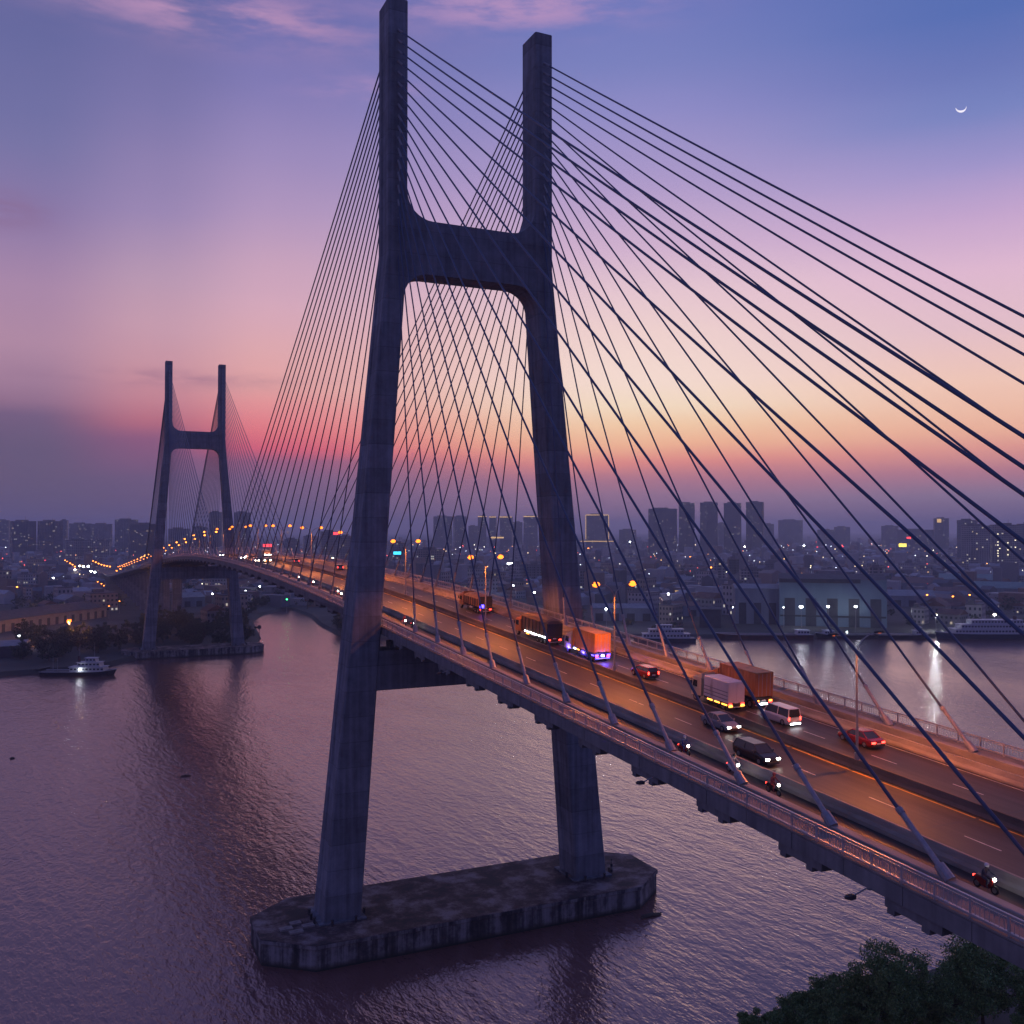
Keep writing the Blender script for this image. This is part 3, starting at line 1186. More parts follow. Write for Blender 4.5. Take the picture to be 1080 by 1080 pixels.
def make_car(name, label, cat, pm, L=4.5, W=1.78, H=1.46, style='sedan', head=False, tail=True, group=None):
    """a car pointing along +Y"""
    t = empty(name, (0, 0, 0), label, cat, group)
    hw = W / 2
    van = style in ('van', 'suv')
    belt = .92 if style == 'sedan' else 1.02
    # lower body: stations from the tail to the nose
    st = [(-L / 2, .86, .42, belt - .22), (-L / 2 + .10, .93, .26, belt - .06), (-L / 2 + .5, .98, .2, belt), (-L * .1, 1, .18, belt), (L * .18, 1, .18, belt), (L * .30, .99, .2, belt - .06), (L / 2 - .35, .95, .22, belt - .18), (L / 2 - .08, .88, .26, belt - .30), (L / 2, .78, .36, belt - .42)]
    if van:
        st[0] = (-L / 2, .92, .36, belt - .05)
    rings = []
    for y, f, zb, zt in st:
        w = hw * f
        rings.append([(-w * .92, y, zb), (-w, y, zb + .14), (-w, y, zt - .16), (-w * .93, y, zt), (w * .93, y, zt), (w, y, zt - .16), (w, y, zb + .14), (w * .92, y, zb)])
    mb = MB()
    mb.loft(rings)
    body = mb.build('body', pm, t, smooth=False)
    # cabin glass and roof
    if style == 'sedan':
        y0, y1, y2, y3 = -L * .36, -L * .20, L * .06, L * .25
    elif style == 'suv':
        y0, y1, y2, y3 = -L * .48, -L * .42, L * .10, L * .27
    else:
        y0, y1, y2, y3 = -L * .485, -L * .46, L * .22, L * .36
    wb, wt = hw * .92, hw * .76

    def cab(z, f):
        ya, yb, w = y0 + (y1 - y0) * f, y3 + (y2 - y3) * f, wb + (wt - wb) * f
        return [(-w, ya, z), (w, ya, z), (w, yb, z), (-w, yb, z)]
    mb = MB()
    mb.loft([cab(belt - .02, 0), cab(H - .06, 1)])
    mb.build('window', M_['glass'], t)
    mb = MB()
    a = cab(H - .06, 1)
    e = .02
    a = [(p[0] * 1.02, p[1] + (-e if i < 2 else e), p[2]) for i, p in enumerate(a)]
    b = [(p[0] * .93, p[1] * .93 + .0, H) for p in a]
    mb.loft([a, b])
    lo, hi = cab(belt - .02, 0), cab(H - .05, 1)
    ro = mb.build('roof', pm, t)
    for i in range(4):
        mb = MB()
        mb.tube([Vector(lo[i]) * 1.0, Vector(hi[i])], [.055, .05], 6)
        mb.build('pillar', pm, t)
    if style != 'sedan' or True:
        for s in (-1, 1):
            mb = MB()
            ym = (y1 + y2) / 2 + .05
            mb.tube([(s * wb * 1.0, ym, belt), (s * wt * 1.0, ym, H - .06)], [.05, .045], 6)
            mb.build('pillar', pm, t)
    add_wheels(t, [(s * (hw - .11), yy) for s in (-1, 1) for yy in (-L * .30, L * .31)], .32 if not van else .35, .22)
    for s in (-1, 1):
        mb = MB()
        mb.box((s * hw * .66, L / 2 - .06, belt - .36), (.34, .12, .15))
        mb.build('headlight', M_['head'] if head else M_['glass'], t)
        mb = MB()
        if van:
            mb.box((s * hw * .84, -L / 2 + .02, belt - .16), (.16, .1, .34))
        else:
            mb.box((s * hw * .66, -L / 2 + .02, belt - .26), (.42, .12, .16))
        mb.build('tail_light', M_['tail'] if tail else M_['glass'], t)
        mb = MB()
        mb.box((s * (hw + .10), y3 - .25, belt + .06), (.2, .1, .14))
        mb.build('mirror', pm, t)
    for yy, zz, ww in ((-L / 2 - .02, .40, .8), (L / 2, .36, .7)):
        mb = MB()
        mb.box((0, yy, zz), (W * ww, .14, .2))
        mb.build('bumper', M_['dark'], t)
    mb = MB()
    mb.box((0, -L / 2 - .03, belt - .36 if not van else .62), (.46, .03, .14))
    mb.build('number_plate', P_['white'], t)
    return t


def make_truck(name, label, cat, cargo, cabm, Lc, Wc=2.44, Hc=2.55, cabL=2.0, deck_h=1.25, style='container', head=False, lights=(), group=None, gap=.55):
    """a truck pointing along +Y; origin under the middle of the cargo box's tail"""
    t = empty(name, (0, 0, 0), label, cat, group)
    tot = Lc + gap + cabL
    mb = MB()
    mb.box((0, tot / 2 - .1, .82), (.9, tot - .3, .28))
    mb.box((0, Lc / 2, deck_h - .11), (Wc * .96, Lc, .2))
    mb.box((0, .05, .62), (Wc * .9, .12, .14))
    mb.build('chassis', P_['chassis'], t)
    z0, z1 = deck_h, deck_h + Hc
    hw = Wc / 2
    mb = MB()
    if style == 'container':
        # corrugated side walls
        n = int(Lc / .28)
        lf, rg = [], []
        for i in range(n + 1):
            y = Lc * i / n
            d = .045 if (i % 2) else 0
            lf.append((-hw + d, y))
            rg.append((hw - d, y))
        outl = lf + rg[::-1]
        mb.loft([[(x, y, z0 + .1) for x, y in outl], [(x, y, z1 - .1) for x, y in outl]])
        bo = mb.build('cargo_box', cargo, t)
        fr = MB()
        for zz in (z0 + .06, z1 - .06):
            for s in (-1, 1):
                fr.box((s * (hw - .03), Lc / 2, zz), (.12, Lc, .14))
        fr.box((0, Lc / 2, z1 - .035), (Wc - .1, Lc - .02, .03))
        for s in (-1, 1):
            for yy in (.06, Lc - .06):
                fr.box((s * (hw - .03), yy, (z0 + z1) / 2), (.14, .14, Hc))
        fr.build('frame', cargo, bo)
        dr = MB()
        for s in (-1, 1):
            dr.box((s * hw * .48, -.03, (z0 + z1) / 2), (hw * .88, .05, Hc - .3))
        dr.build('door', cargo, bo)
        br = MB()
        for x in (-.8, -.3, .3, .8):
            br.tube([(x, -.09, z0 + .15), (x, -.09, z1 - .15)], .025, 6)
        br.build('lock_bar', M_['steel'], bo)
    elif style == 'box':
        mb.loft([[(-hw, y, z0), (hw, y, z0), (hw, y, z1 - .08), (hw - .08, y, z1), (-hw + .08, y, z1), (-hw, y, z1 - .08)] for y in (0, Lc)])
        bo = mb.build('cargo_box', cargo, t)
        tr = MB()
        for zz in (z0 + .35, z0 + .75, z0 + 1.15):
            tr.box((-hw - .015, Lc / 2, zz), (.03, Lc - .15, .10))
        tr.build('side_rail', P_['grey'], bo)
        dr = MB()
        for s in (-1, 1):
            dr.box((s * hw * .48, -.02, (z0 + z1) / 2), (hw * .9, .04, Hc - .22))
        dr.build('door', cargo, bo)
    elif style == 'tarp':
        # high sided tipper with a bulging tarpaulin
        rings = []
        for i in range(13):
            f = i / 12
            y = Lc * f
            b = .38 * math.sin(math.pi * min(1, max(0, f))) ** .5 + .03 * math.sin(f * 40)
            rings.append([(-hw, y, z0), (hw, y, z0), (hw, y, z1 - .5), (hw * .82, y, z1 - .22 + b * .55), (hw * .4, y, z1 - .1 + b), (-hw * .4, y, z1 - .1 + b), (-hw * .82, y, z1 - .22 + b * .55), (-hw, y, z1 - .5)])
        mb.loft(rings)
        bo = mb.build('cargo_body', cargo, t)
        fr = MB()
        k = 0
        while k < Lc + .1:
            for s in (-1, 1):
                fr.box((s * (hw + .04), min(k, Lc - .05), z0 + (Hc - .5) / 2), (.1, .1, Hc - .5))
            k += Lc / 7
        fr.box((0, -.05, z0 + 1.0), (Wc * .98, .08, 1.9))
        fr.build('body_frame', P_['chassis'], bo)
    # cab: sloped windscreen, roof deflector
    y0 = Lc + gap
    y1 = y0 + cabL
    ch = 2.75
    cw = Wc * .96 / 2
    mb = MB()
    prof = [(y0, .72), (y1 - .02, .62), (y1, 1.55), (y1 - .22, ch - .25), (y1 - .45, ch), (y0 + .05, ch), (y0, ch - .1)]
    mb.loft([[(x, y, z) for y, z in prof] for x in (-cw, cw)])
    cb = mb.build('cab', cabm, t)
    mb = MB()
    mb.loft([[(x, y1 + .015 + (-.04 if z < 1.7 else -.20), z) for z in (1.62, ch - .32)] + [(x, y1 - .1 + (-.0 if z < 1.7 else -.16) - .05, z) for z in (ch - .32, 1.62)] for x in (-cw * .9, cw * .9)])
    mb.build('windscreen', M_['glass'], cb)
    for s in (-1, 1):
        mb = MB()
        mb.loft([[(x, y, z) for y, z in ((y0 + .75, 1.6), (y1 - .18, 1.6), (y1 - .32, ch - .4), (y0 + .75, ch - .4))] for x in (s * (cw - .02), s * (cw + .015))])
        mb.build('side_window', M_['glass'], cb)
        mb = MB()
        mb.box((s * (cw + .18), y1 - .1, 2.0), (.16, .1, .5))
        mb.build('mirror', P_['chassis'], cb)
        mb = MB()
        mb.box((s * cw * .78, y1 + .02, .85), (.34, .08, .2))
        mb.build('headlight', M_['head'] if head else M_['glass'], cb)
    mb = MB()
    mb.loft([[(x, y, z) for y, z in ((y0 + .1, ch), (y1 - .7, ch), (y0 + .1, ch + .55))] for x in (-cw * .85, cw * .85)])
    mb.build('roof_deflector', cabm, cb)
    # wheels
    ax = [y0 + cabL * .55, .9] + ([2.15] if Lc > 5 else []) + ([3.4] if Lc > 8 else [])
    add_wheels(t, [(s * (hw - .22), y) for s in (-1, 1) for y in ax], .48, .34)
    for s in (-1, 1):
        mb = MB()
        mb.box((s * hw * .75, -.06, .80), (.42, .06, .16))
        mb.build('tail_light', M_['tail'], t)
        mb = MB()
        mb.box((s * (hw - .03), Lc * .5, .62), (.05, Lc * .55, .4))
        mb.build('side_guard', P_['chassis'], t)
    for s in (-1, 1):
        for yy in (.25, 3.0 if Lc > 5 else 1.9):
            mb = MB()
            mb.box((s * (hw - .22), yy, .52), (.42, .04, .7))
            mb.build('mud_flap', P_['chassis'], t)
    mb = MB()
    mb.tube([(-hw * .9, .02, .45), (hw * .9, .02, .45)], .06, 6)
    mb.build('underrun_bar', M_['steel'], t)
    mb = MB()
    mb.cyl((-hw + .28, Lc * .55, .75), .3, 1.3, 12, 'Y')
    mb.build('fuel_tank', M_['steel'], t)
    mb = MB()
    mb.box((0, -.05, .98), (.5, .03, .14))
    mb.build('number_plate', P_['white'], t)
    for nm, mt, x, y, z, s3 in lights:
        mb = MB()
        mb.box((x, y, z), s3)
        mb.build(nm, M_[mt], t)
    return t


hw = 1.22
side_row = [('marker_lamp', 'amber', -hw - .02, .5 + i * 1.25, 1.02, (.05, .75, .13)) for i in range(4)]
# tarpaulin tipper, leading
t = make_truck('tipper_truck', 'brown tarpaulin covered tipper truck with a strip of white side lamps beside the near pylon', 'truck', P_['brown'], P_['rust'], 8.8, Hc=2.5, style='tarp',
               lights=[('marker_lamp', 'whitelamp', -hw - .06, 1.1 + i * 1.5, 1.12, (.05, 1.1, .12)) for i in range(5)] + [('marker_lamp', 'amber', -hw - .06, 6.6, .8, (.05, .9, .14))])
place_vehicle(t, 3.6, -25.6, True)
t = make_truck('container_truck', 'bright orange container truck with glowing blue tail lamps', 'truck', P_['orange'], P_['cream'], 6.3, Hc=2.65, style='container',
               lights=[('marker_lamp', 'blue', -.95, -.1, 1.0, (.5, .06, .16)), ('marker_lamp', 'blue', .95, -.1, 1.0, (.5, .06, .16)), ('marker_lamp', 'blue', -.85, -.1, .55, (.5, .06, .16)), ('marker_lamp', 'blue', .85, -.1, .55, (.5, .06, .16)),
                       ('marker_lamp', 'whitelamp', 0, -.1, .85, (.4, .06, .14)), ('marker_lamp', 'blue', -hw - .02, .5, .9, (.05, .7, .14)), ('marker_lamp', 'amber', -hw - .02, 1.9, .95, (.05, .6, .14)), ('marker_lamp', 'blue', -hw - .02, 3.3, .95, (.05, .6, .14)),
                       ('marker_lamp', 'amber', -hw - .02, 4.6, 1.0, (.05, .6, .14)), ('marker_lamp', 'whitelamp', -hw - .02, 5.6, 1.0, (.05, .6, .14)), ('marker_lamp', 'blue', -hw - .02, 7.4, 1.1, (.06, .6, .35))])
place_vehicle(t, 3.8, -39.4, True)
bl = bpy.data.lights.new('blue_lamp_light', 'POINT')
bl.energy = 260
bl.color = (.10, .07, 1)
bl.shadow_soft_size = .3
for ly in (-.7, 3.2, 7.6):
    lo = bpy.data.objects.new('blue_lamp_light', bl)
    COL.objects.link(lo)
    lo.parent = t
    lo.location = (-1.3 if ly > 0 else 0, ly, .8)
t = make_truck('container_truck', 'rust orange container truck in the outer lane beside the white box truck', 'truck', P_['rust'], P_['rust'], 6.3, Hc=2.75, style='container', deck_h=1.3,
               lights=[('marker_lamp', 'amber', -.9, -.1, .95, (.4, .06, .14)), ('marker_lamp', 'amber', .9, -.1, .95, (.4, .06, .14)), ('marker_lamp', 'whitelamp', -.1, -.12, .62, (1.1, .05, .12))])
place_vehicle(t, 7.0, -69.0, True)
t = make_truck('box_truck', 'white box truck with amber side lamps in the inner lane', 'truck', P_['boxwhite'], P_['cream'], 4.4, Wc=2.2, Hc=2.25, cabL=1.8, deck_h=.95, style='box',
               lights=[('marker_lamp', 'amber', -1.12, .6 + i * 1.3, .72, (.05, .9, .13)) for i in range(3)] + [('marker_lamp', 'amber', -.8, -.1, .62, (.5, .06, .16)), ('marker_lamp', 'amber', .8, -.1, .62, (.5, .06, .16))])
place_vehicle(t, 3.35, -68.9, True)
t = make_car('van', 'pale silver minivan driving away behind the rust orange container truck', 'van', P_['silver'], 4.5, 1.75, 1.85, 'van')
place_vehicle(t, 4.9, -74.2, True)
mb = MB()
mb.box((0, -2.36, .36), (1.3, .05, .14))
mb.build('lit_strip', M_['whitelamp'], t)
t = make_car('car', 'dark red saloon car with lit tail lights nearest the viewer', 'car', P_['red'], 4.6, 1.8, 1.45, 'sedan')
place_vehicle(t, 6.7, -83.6, True)
t = make_car('car', 'dark red hatchback with lit tail lights between the orange and the white truck', 'car', P_['red'], 4.2, 1.72, 1.5, 'suv')
place_vehicle(t, 3.9, -49.8, True)
t = make_truck('dump_truck', 'orange truck with a blue tail lamp in the far lane right of the near leg', 'truck', P_['rust'], P_['rust'], 7.5, Hc=1.9, style='tarp', lights=[('marker_lamp', 'blue', -.8, -.1, 1.4, (.8, .06, .6))])
place_vehicle(t, 6.9, 8.0, True)
t = make_car('car', 'dark car with lit headlights coming towards the viewer in the left lanes', 'car', P_['black'], 4.6, 1.82, 1.6, 'suv', head=True, tail=False)
place_vehicle(t, -6.6, -84.5, False)
t = make_car('car', 'grey car with lit headlights following the dark car in the left lanes', 'car', P_['grey'], 4.5, 1.78, 1.46, 'sedan', head=True, tail=False)
place_vehicle(t, -2.6, -96.0 + 22, False)
# far traffic crossing the crest of the bridge
FAR_T = 'vehicles far across the bridge'
src_c = make_car('car', 'distant car with dazzling headlights on the far crest, nearest the distant pylon', 'car', P_['white'], 4.5, 1.78, 1.5, 'suv', head=True, tail=False, group=FAR_T)
place_vehicle(src_c, -6.8, 190, False)
for x, y, lab in ((-3.0, 171, 'distant car with headlights just left of the far oncoming truck'), (-7.0, 162, 'distant car with headlights in the outer lane beside the far oncoming truck'), (-2.6, 205, 'distant oncoming car with headlights behind the dazzling one'), (-6.6, 240, 'distant oncoming car with headlights seen beyond the far right leg'),
                  (-2.8, 300, 'distant oncoming car between the legs of the distant pylon'), (-6.8, 352, 'distant oncoming car beside the distant left leg')):
    o = copy_tree(src_c)
    o['label'] = lab
    place_vehicle(o, x, y, False)
t = make_truck('box_truck', 'distant oncoming truck with two rows of lit lamps on the bridge crest', 'truck', P_['grey'], P_['grey'], 7.0, Hc=2.7, style='box', head=True, group=FAR_T,
               lights=[('roof_lamp', 'head', x, 9.45, 2.55, (.3, .1, .16)) for x in (-.85, -.3, .3, .85)] + [('marker_lamp', 'amber', x, 9.6, .55, (.3, .1, .14)) for x in (-.5, .5)])
place_vehicle(t, -4.2, 166, False)
src_r = make_car('car', 'distant car with red tail lights low behind the median, nearest the near leg', 'car', P_['grey'], 4.5, 1.78, 1.6, 'suv', group=FAR_T)
place_vehicle(src_r, 6.9, 74, True)
for x, y, lab in ((6.9, 112, 'distant car with red tail lights over the median, second from the near leg'), (3.0, 150, 'distant car with red tail lights over the median, third from the near leg'), (6.9, 215, 'distant car with red tail lights close to the oncoming truck')):
    o = copy_tree(src_r)
    o['label'] = lab
    place_vehicle(o, x, y, True)


# ---- motorcycles with riders
def rider_mesh():
    # seated figure facing +Y, hands on the bar
    J = [((0, -.18, .86), .15), ((0, -.16, 1.08), .15), ((0, -.08, 1.30), .165), ((0, -.04, 1.42), .07), ((0, -.01, 1.52), .085), ((0, .0, 1.62), .10),
         ((-.19, -.08, 1.36), .07), ((-.26, .12, 1.16), .052), ((-.27, .40, 1.09), .042), ((-.27, .48, 1.08), .045),
         ((.19, -.08, 1.36), .07), ((.26, .12, 1.16), .052), ((.27, .40, 1.09), .042), ((.27, .48, 1.08), .045),
         ((-.13, -.12, .84), .10), ((-.19, .28, .80), .085), ((-.17, .16, .40), .058), ((-.17, .30, .33), .05),
         ((.13, -.12, .84), .10), ((.19, .28, .80), .085), ((.17, .16, .40), .058), ((.17, .30, .33), .05)]
    Ed = [(0, 1), (1, 2), (2, 3), (3, 4), (4, 5), (2, 6), (6, 7), (7, 8), (8, 9), (2, 10), (10, 11), (11, 12), (12, 13), (0, 14), (14, 15), (15, 16), (16, 17), (0, 18), (18, 19), (19, 20), (20, 21)]
    me = bpy.data.meshes.new('person')
    me.from_pydata([j[0] for j in J], Ed, [])
    o = bpy.data.objects.new('tmp', me)
    COL.objects.link(o)
    sk = o.modifiers.new('s', 'SKIN')
    for i, v in enumerate(me.skin_vertices[0].data):
        v.radius = (J[i][1], J[i][1])
        v.use_root = (i == 0)
    ss = o.modifiers.new('u', 'SUBSURF')
    ss.levels = 1
    bpy.context.view_layer.update()
    dg = bpy.context.evaluated_depsgraph_get()
    out = bpy.data.meshes.new_from_object(o.evaluated_get(dg))
    bpy.data.objects.remove(o)
    out.shade_smooth()
    return out


CLOTH = [mat('dark_jacket_cloth', (.05, .05, .07), .85, .2, 6), mat('red_jacket_cloth', (.30, .04, .04), .85, .2, 6), mat('pale_shirt_cloth', (.5, .48, .46), .85, .15, 6), mat('blue_jacket_cloth', (.05, .09, .22), .85, .2, 6)]
HELM = [paint('white_helmet', (.65, .65, .65), .25), paint('red_helmet', (.4, .03, .03), .25), paint('black_helmet', (.03, .03, .03), .25)]
RM = []
for c in CLOTH:
    m = rider_mesh()
    m.materials.clear()
    m.materials.append(c)
    RM.append(m)


def make_moto(label, pm):
    t = empty('motorcycle', (0, 0, 0), label, 'motorcycle', 'motorcycles in the side lane')
    for y in (-.62, .64):
        a, b = MB(), MB()
        wheel(a, b, 0, y, .29, .10)
        w = a.build('wheel', M_['tyre'], t)
        b.build('rim', M_['rim'], w)
    mb = MB()
    sec = [(-.85, .07, .62, .74), (-.55, .14, .50, .80), (-.2, .15, .32, .80), (.05, .13, .26, .58), (.3, .12, .28, .56), (.42, .16, .38, .95), (.52, .12, .55, 1.0)]
    mb.loft([[(-w, y, a), (w, y, a), (w * .8, y, b), (-w * .8, y, b)] for y, w, a, b in sec])
    mb.build('body', pm, t)
    mb = MB()
    mb.tube([(0, .66, .30), (0, .48, .95)], [.05, .04], 8)
    mb.tube([(-.34, .40, 1.06), (-.1, .50, 1.02), (.1, .50, 1.02), (.34, .40, 1.06)], .022, 8)
    mb.build('handlebar', M_['dark'], t)
    mb = MB()
    mb.ball((0, .60, .92), .12, 10, 6, (1.1, .6, .9))
    mb.build('headlight', M_['head'], t)
    mb = MB()
    mb.box((0, -.88, .70), (.16, .06, .09))
    mb.build('tail_light', M_['tail'], t)
    mb = MB()
    mb.box((0, -.30, .83), (.26, .72, .08))
    mb.build('saddle', M_['dark'], t)
    return t


MOTO_P = [P_['red'], P_['black'], P_['white']]
protos = [make_moto('x', p) for p in MOTO_P]
MOTOS = [(-11.2, -112.0, 'closest motorcycle, at the lower right above the trees'), (-11.3, -92.4, 'motorcycle with lit headlight just left of the dark oncoming car'), (-10.9, -86.8, 'motorcycle with lit headlight, right hand one of the pair by the thick cable foot'),
         (-11.5, -80.4, 'motorcycle with lit headlight, left hand one of the pair by the thick cable foot'), (-11.0, -3.4, 'motorcycle beside the near pylon, ahead of its twin'), (-11.6, -.6, 'motorcycle beside the near pylon, close behind its twin'),
         (-11.2, 36, 'motorcycle just left of the near leg, first in a file of three'), (-11.6, 40, 'motorcycle just left of the near leg, middle of a file of three'), (-11.0, 45, 'motorcycle just left of the near leg, last in a file of three'), (-11.2, 66, 'lone motorcycle halfway along the side lane'), (-11.4, 80, 'lone motorcycle farthest along the side lane')]
for i, (x, y, lab) in enumerate(MOTOS):
    t = protos[i] if i < 3 else copy_tree(protos[i % 3])
    t['label'] = lab
    place_vehicle(t, x, y, False, -.40)
    p = bpy.data.objects.new('person', RM[i % 4])
    COL.objects.link(p)
    tag(p, ['rider in dark coat and white helmet', 'rider in red jacket and red helmet', 'rider in pale shirt and black helmet', 'rider in blue jacket and white helmet'][i % 4] + ' on ' + lab.split(',')[0].replace('motorcycle with lit headlight', 'bike').replace('right hand one of', 'one of').replace('left hand one of', 'one of'), 'person', 'riders on the motorcycles')
    p.location = t.location
    p.rotation_euler = t.rotation_euler
    mb = MB()
    mb.ball((0, 0, 1.64), .145, 12, 8, (.95, 1.1, 1.0))
    mb.build('helmet', HELM[[0, 1, 2, 0][i % 4]], p, smooth=True)

# ------------------------------------------------------------------ approach viaduct beyond the distant pylon
via = empty('approach_viaduct', (0, 542, 0), 'long approach viaduct sloping down to the city behind the distant pylon', 'viaduct')
VY = ysteps(542.4, 1350, 20)
mb = MB()
for_y = [(x, h) for x, h in ((-13.0, -.75), (-13.0, -.27), (13.0, -.27), (13.0, -.75), (7.0, -2.6), (-7.0, -2.6))]
mb.loft([[(x, y - 542, zd(y) + h) for x, h in for_y] for y in VY])
mb.build('slab', M_['deckc'], via)
mb = MB()
mb.loft([[(x, y - 542, zd(y) - .255) for x in (-12.4, 12.4)] for y in VY], caps=False, closed=False)
mb.build('roadway', M_['asphalt'], via)
for s in (-1, 1):
    mb = MB()
    mb.loft([[(s * x, y - 542, zd(y) + h) for x, h in ((12.45, -.26), (12.45, .7), (12.9, .7), (12.9, -.26))] for y in VY])
    mb.build('parapet', M_['barrier'], via)
for i in range(16):
    y = 544 + i * 42
    z = zd(y) - 2.6
    if z < 4:
        break
    t = empty('viaduct_pier', (0, y, 1.6), 'tall twin column pier under the start of the viaduct, nearest the distant pylon' if i == 0 else 'grey column pier in the row under the approach viaduct', 'pier', 'piers of the approach viaduct')
    for s in (-1, 1):
        mb = MB()
        if i == 0:
            mb.loft([[(s * a + dx, dy, zz) for dx, dy in ((-3.2, -1.6), (3.2, -1.6), (3.2, 1.6), (-3.2, 1.6))] for a, zz in ((8.0, 0), (8.0, z - 4.2))])
        else:
            mb.loft([[(s * a + dx, dy, zz) for dx, dy in ((-2.0, -1.2), (2.0, -1.2), (2.0, 1.2), (-2.0, 1.2))] for a, zz in ((5.2, 0), (5.2, z - 3.4))])
        mb.build('column', M_['tower'], t)
    mb = MB()
    wd = 12 if i == 0 else 8
    hh = 4.2 if i == 0 else 3.4
    mb.loft([[(x, y_, zz) for x, zz in ((-wd, z - hh), (wd, z - hh), (wd, z - 1.6), (-wd, z - 1.6))] for y_ in (-1.7, 1.7)])
    mb.build('pier_cap', M_['tower'], t)
# street that carries on beyond the viaduct
mb = MB()
rp = [(0, 1345), (-8, 1500), (-26, 1700), (-60, 1950), (-110, 2300), (-180, 2800)]
mb.loft([[(x - 13, y, 2.05), (x + 13, y, 2.05)] for x, y in rp], caps=False, closed=False)
tag(mb.build('road', M_['asphalt']), 'straight city road beyond the viaduct', None, kind='structure')

# ------------------------------------------------------------------ trees
def leaf_card(mb, c, size, rg):
    n = Vector((rg.gauss(0, 1), rg.gauss(0, 1), rg.gauss(0, .8) + .5)).normalized()
    a = n.orthogonal().normalized()
    a.rotate(Matrix.Rotation(rg.uniform(0, 6.28), 3, n))
    b = n.cross(a)
    l, w = size * rg.uniform(.7, 1.3), size * rg.uniform(.35, .6)
    bend = n * size * .15
    mb.add([c - a * l * .5, c + b * w * .5 - bend * .2, c + a * l * .5 - bend, c - b * w * .5 - bend * .2], [(0, 1, 2, 3)])


def crown_mesh(seed, Ht, Rad, nclump, nleaf, leaf, low=.3, spread=1.0):
    rg = random.Random(seed)
    mb = MB()
    cl = []
    for i in range(nclump):
        while True:
            p = Vector((rg.uniform(-1, 1), rg.uniform(-1, 1), rg.uniform(-1, 1)))
            if .35 < p.length < 1.0:
                break
        lump = 1 + .28 * math.sin(3 * math.atan2(p.y, p.x) + seed) + rg.uniform(-.15, .2)
        c = Vector((p.x * Rad * lump * spread, p.y * Rad * lump * spread, Ht * (low + (1 - low) * .5) + p.z * Ht * (1 - low) * .5 * (1 + rg.uniform(-.1, .12))))
        cl.append((c, Rad * rg.uniform(.16, .30)))
    for c, r in cl:
        for k in range(nleaf):
            d = Vector((rg.gauss(0, 1), rg.gauss(0, 1), rg.gauss(0, .7)))
            d = d.normalized() * r * (rg.random() ** .45)
            leaf_card(mb, c + d, leaf, rg)
    return mb, cl


def trunk_mesh(seed, Ht, cl, r0, nl=9):
    rg = random.Random(seed + 99)
    mb = MB()
    top = Vector((rg.uniform(-.4, .4), rg.uniform(-.4, .4), Ht * .72))
    mid = Vector((rg.uniform(-.3, .3), rg.uniform(-.3, .3), Ht * .38))
    mb.tube([(0, 0, -.4), (0, 0, .5), mid, top], [r0 * 1.5, r0, r0 * .7, r0 * .25], 8)
    for c, r in rg.sample(cl, min(nl, len(cl))):
        f = rg.uniform(.35, .9)
        b = mid.lerp(top, (f - .35) / .55) if f > .35 else mid
        m_ = b.lerp(c, .5) + Vector((0, 0, -.2))
        mb.tube([b, m_, c], [r0 * .38, r0 * .25, r0 * .08], 5)
    return mb


def near_tree(seed, Ht, Rad, label):
    t = empty('tree', (0, 0, 0), label, 'tree', 'trees on the near bank')
    mb, cl = crown_mesh(seed, Ht, Rad, 85, 210, .34, .22)
    mb.build('crown', M_['leaf'], t, fix=False)
    trunk_mesh(seed, Ht, cl, .22, 16).build('trunk', M_['trunk'], t)
    return t


NT = [near_tree(3, 12.5, 4.4, 'x'), near_tree(8, 11.0, 4.6, 'x'), near_tree(14, 7.0, 3.6, 'x')]
NTP = [
    (0, 30.5, -64.5, 2, 1.0, 0, 'leafy tree with the left peak of the bottom right clump'),
    (1, 42.5, -68.0, 2, 1.15, 1.1, 'leafy tree with the right peak of the bottom right clump'),
    (2, 15.6, -58.5, 2, 0.72, 0, 'smallest bush touching the bottom edge at the left tip of the clump'),
    (1, 37.0, -67.0, 2, 0.85, 2.5, 'leafy tree filling the dip between the two peaks at the bottom right'),
    (2, 25.5, -59.8, 2, 1.05, 2.0, 'rounded bush on the left slope of the bottom right clump'),
    (2, 20.8, -58.8, 2, 0.82, 2.4, 'low bush second from the left tip of the clump'),
    (1, 28.0, -62.0, 2, 0.78, 5.0, 'leafy tree just left of the left peak'),
    (2, 34.0, -62.5, 2, 1.05, 1.0, 'low bush under the dip between the peaks'),
    (0, 48.0, -72.5, 2, 0.86, 4.0, 'leafy tree right of the right peak'),
    (0, 44.5, -75.5, 2, 0.78, 3.0, 'leafy tree cut by the right edge of the frame'),
]
seen = set()
for k, x, y, z, sc, rz, lab in NTP:
    o = NT[k] if k not in seen else copy_tree(NT[k])
    seen.add(k)
    o['label'] = lab
    o.location = (x, y, z - .3)
    o.scale = (sc, sc, sc)
    o.rotation_euler = (0, 0, rz)

BT = []
for i, (h, r) in enumerate(((9, 4.6), (11, 5.2), (7.5, 4.4))):
    t = empty('tree', (0, 0, 0), 'x', 'tree')
    mb, cl = crown_mesh(40 + i, h, r, 34, 26, 1.15, .18)
    mb.build('crown', M_['leaf_bank'], t, fix=False)
    trunk_mesh(40 + i, h, cl, .25, 6).build('trunk', M_['trunk'], t)
    BT.append(t)
btu = set()


def bank_tree(x, y, sc, label, group):
    k = rng.randrange(3)
    o = BT[k] if k not in btu else copy_tree(BT[k])
    btu.add(k)
    o.location = (x, y, 1.8)
    s_ = sc * rng.uniform(.8, 1.25)
    o.scale = (s_, s_, s_ * rng.uniform(.85, 1.15))
    o.rotation_euler = (0, 0, rng.uniform(0, 6.28))
    tag(o, label, 'tree', group)


BUILT = []      # footprints (x, y, radius) to keep other things clear of


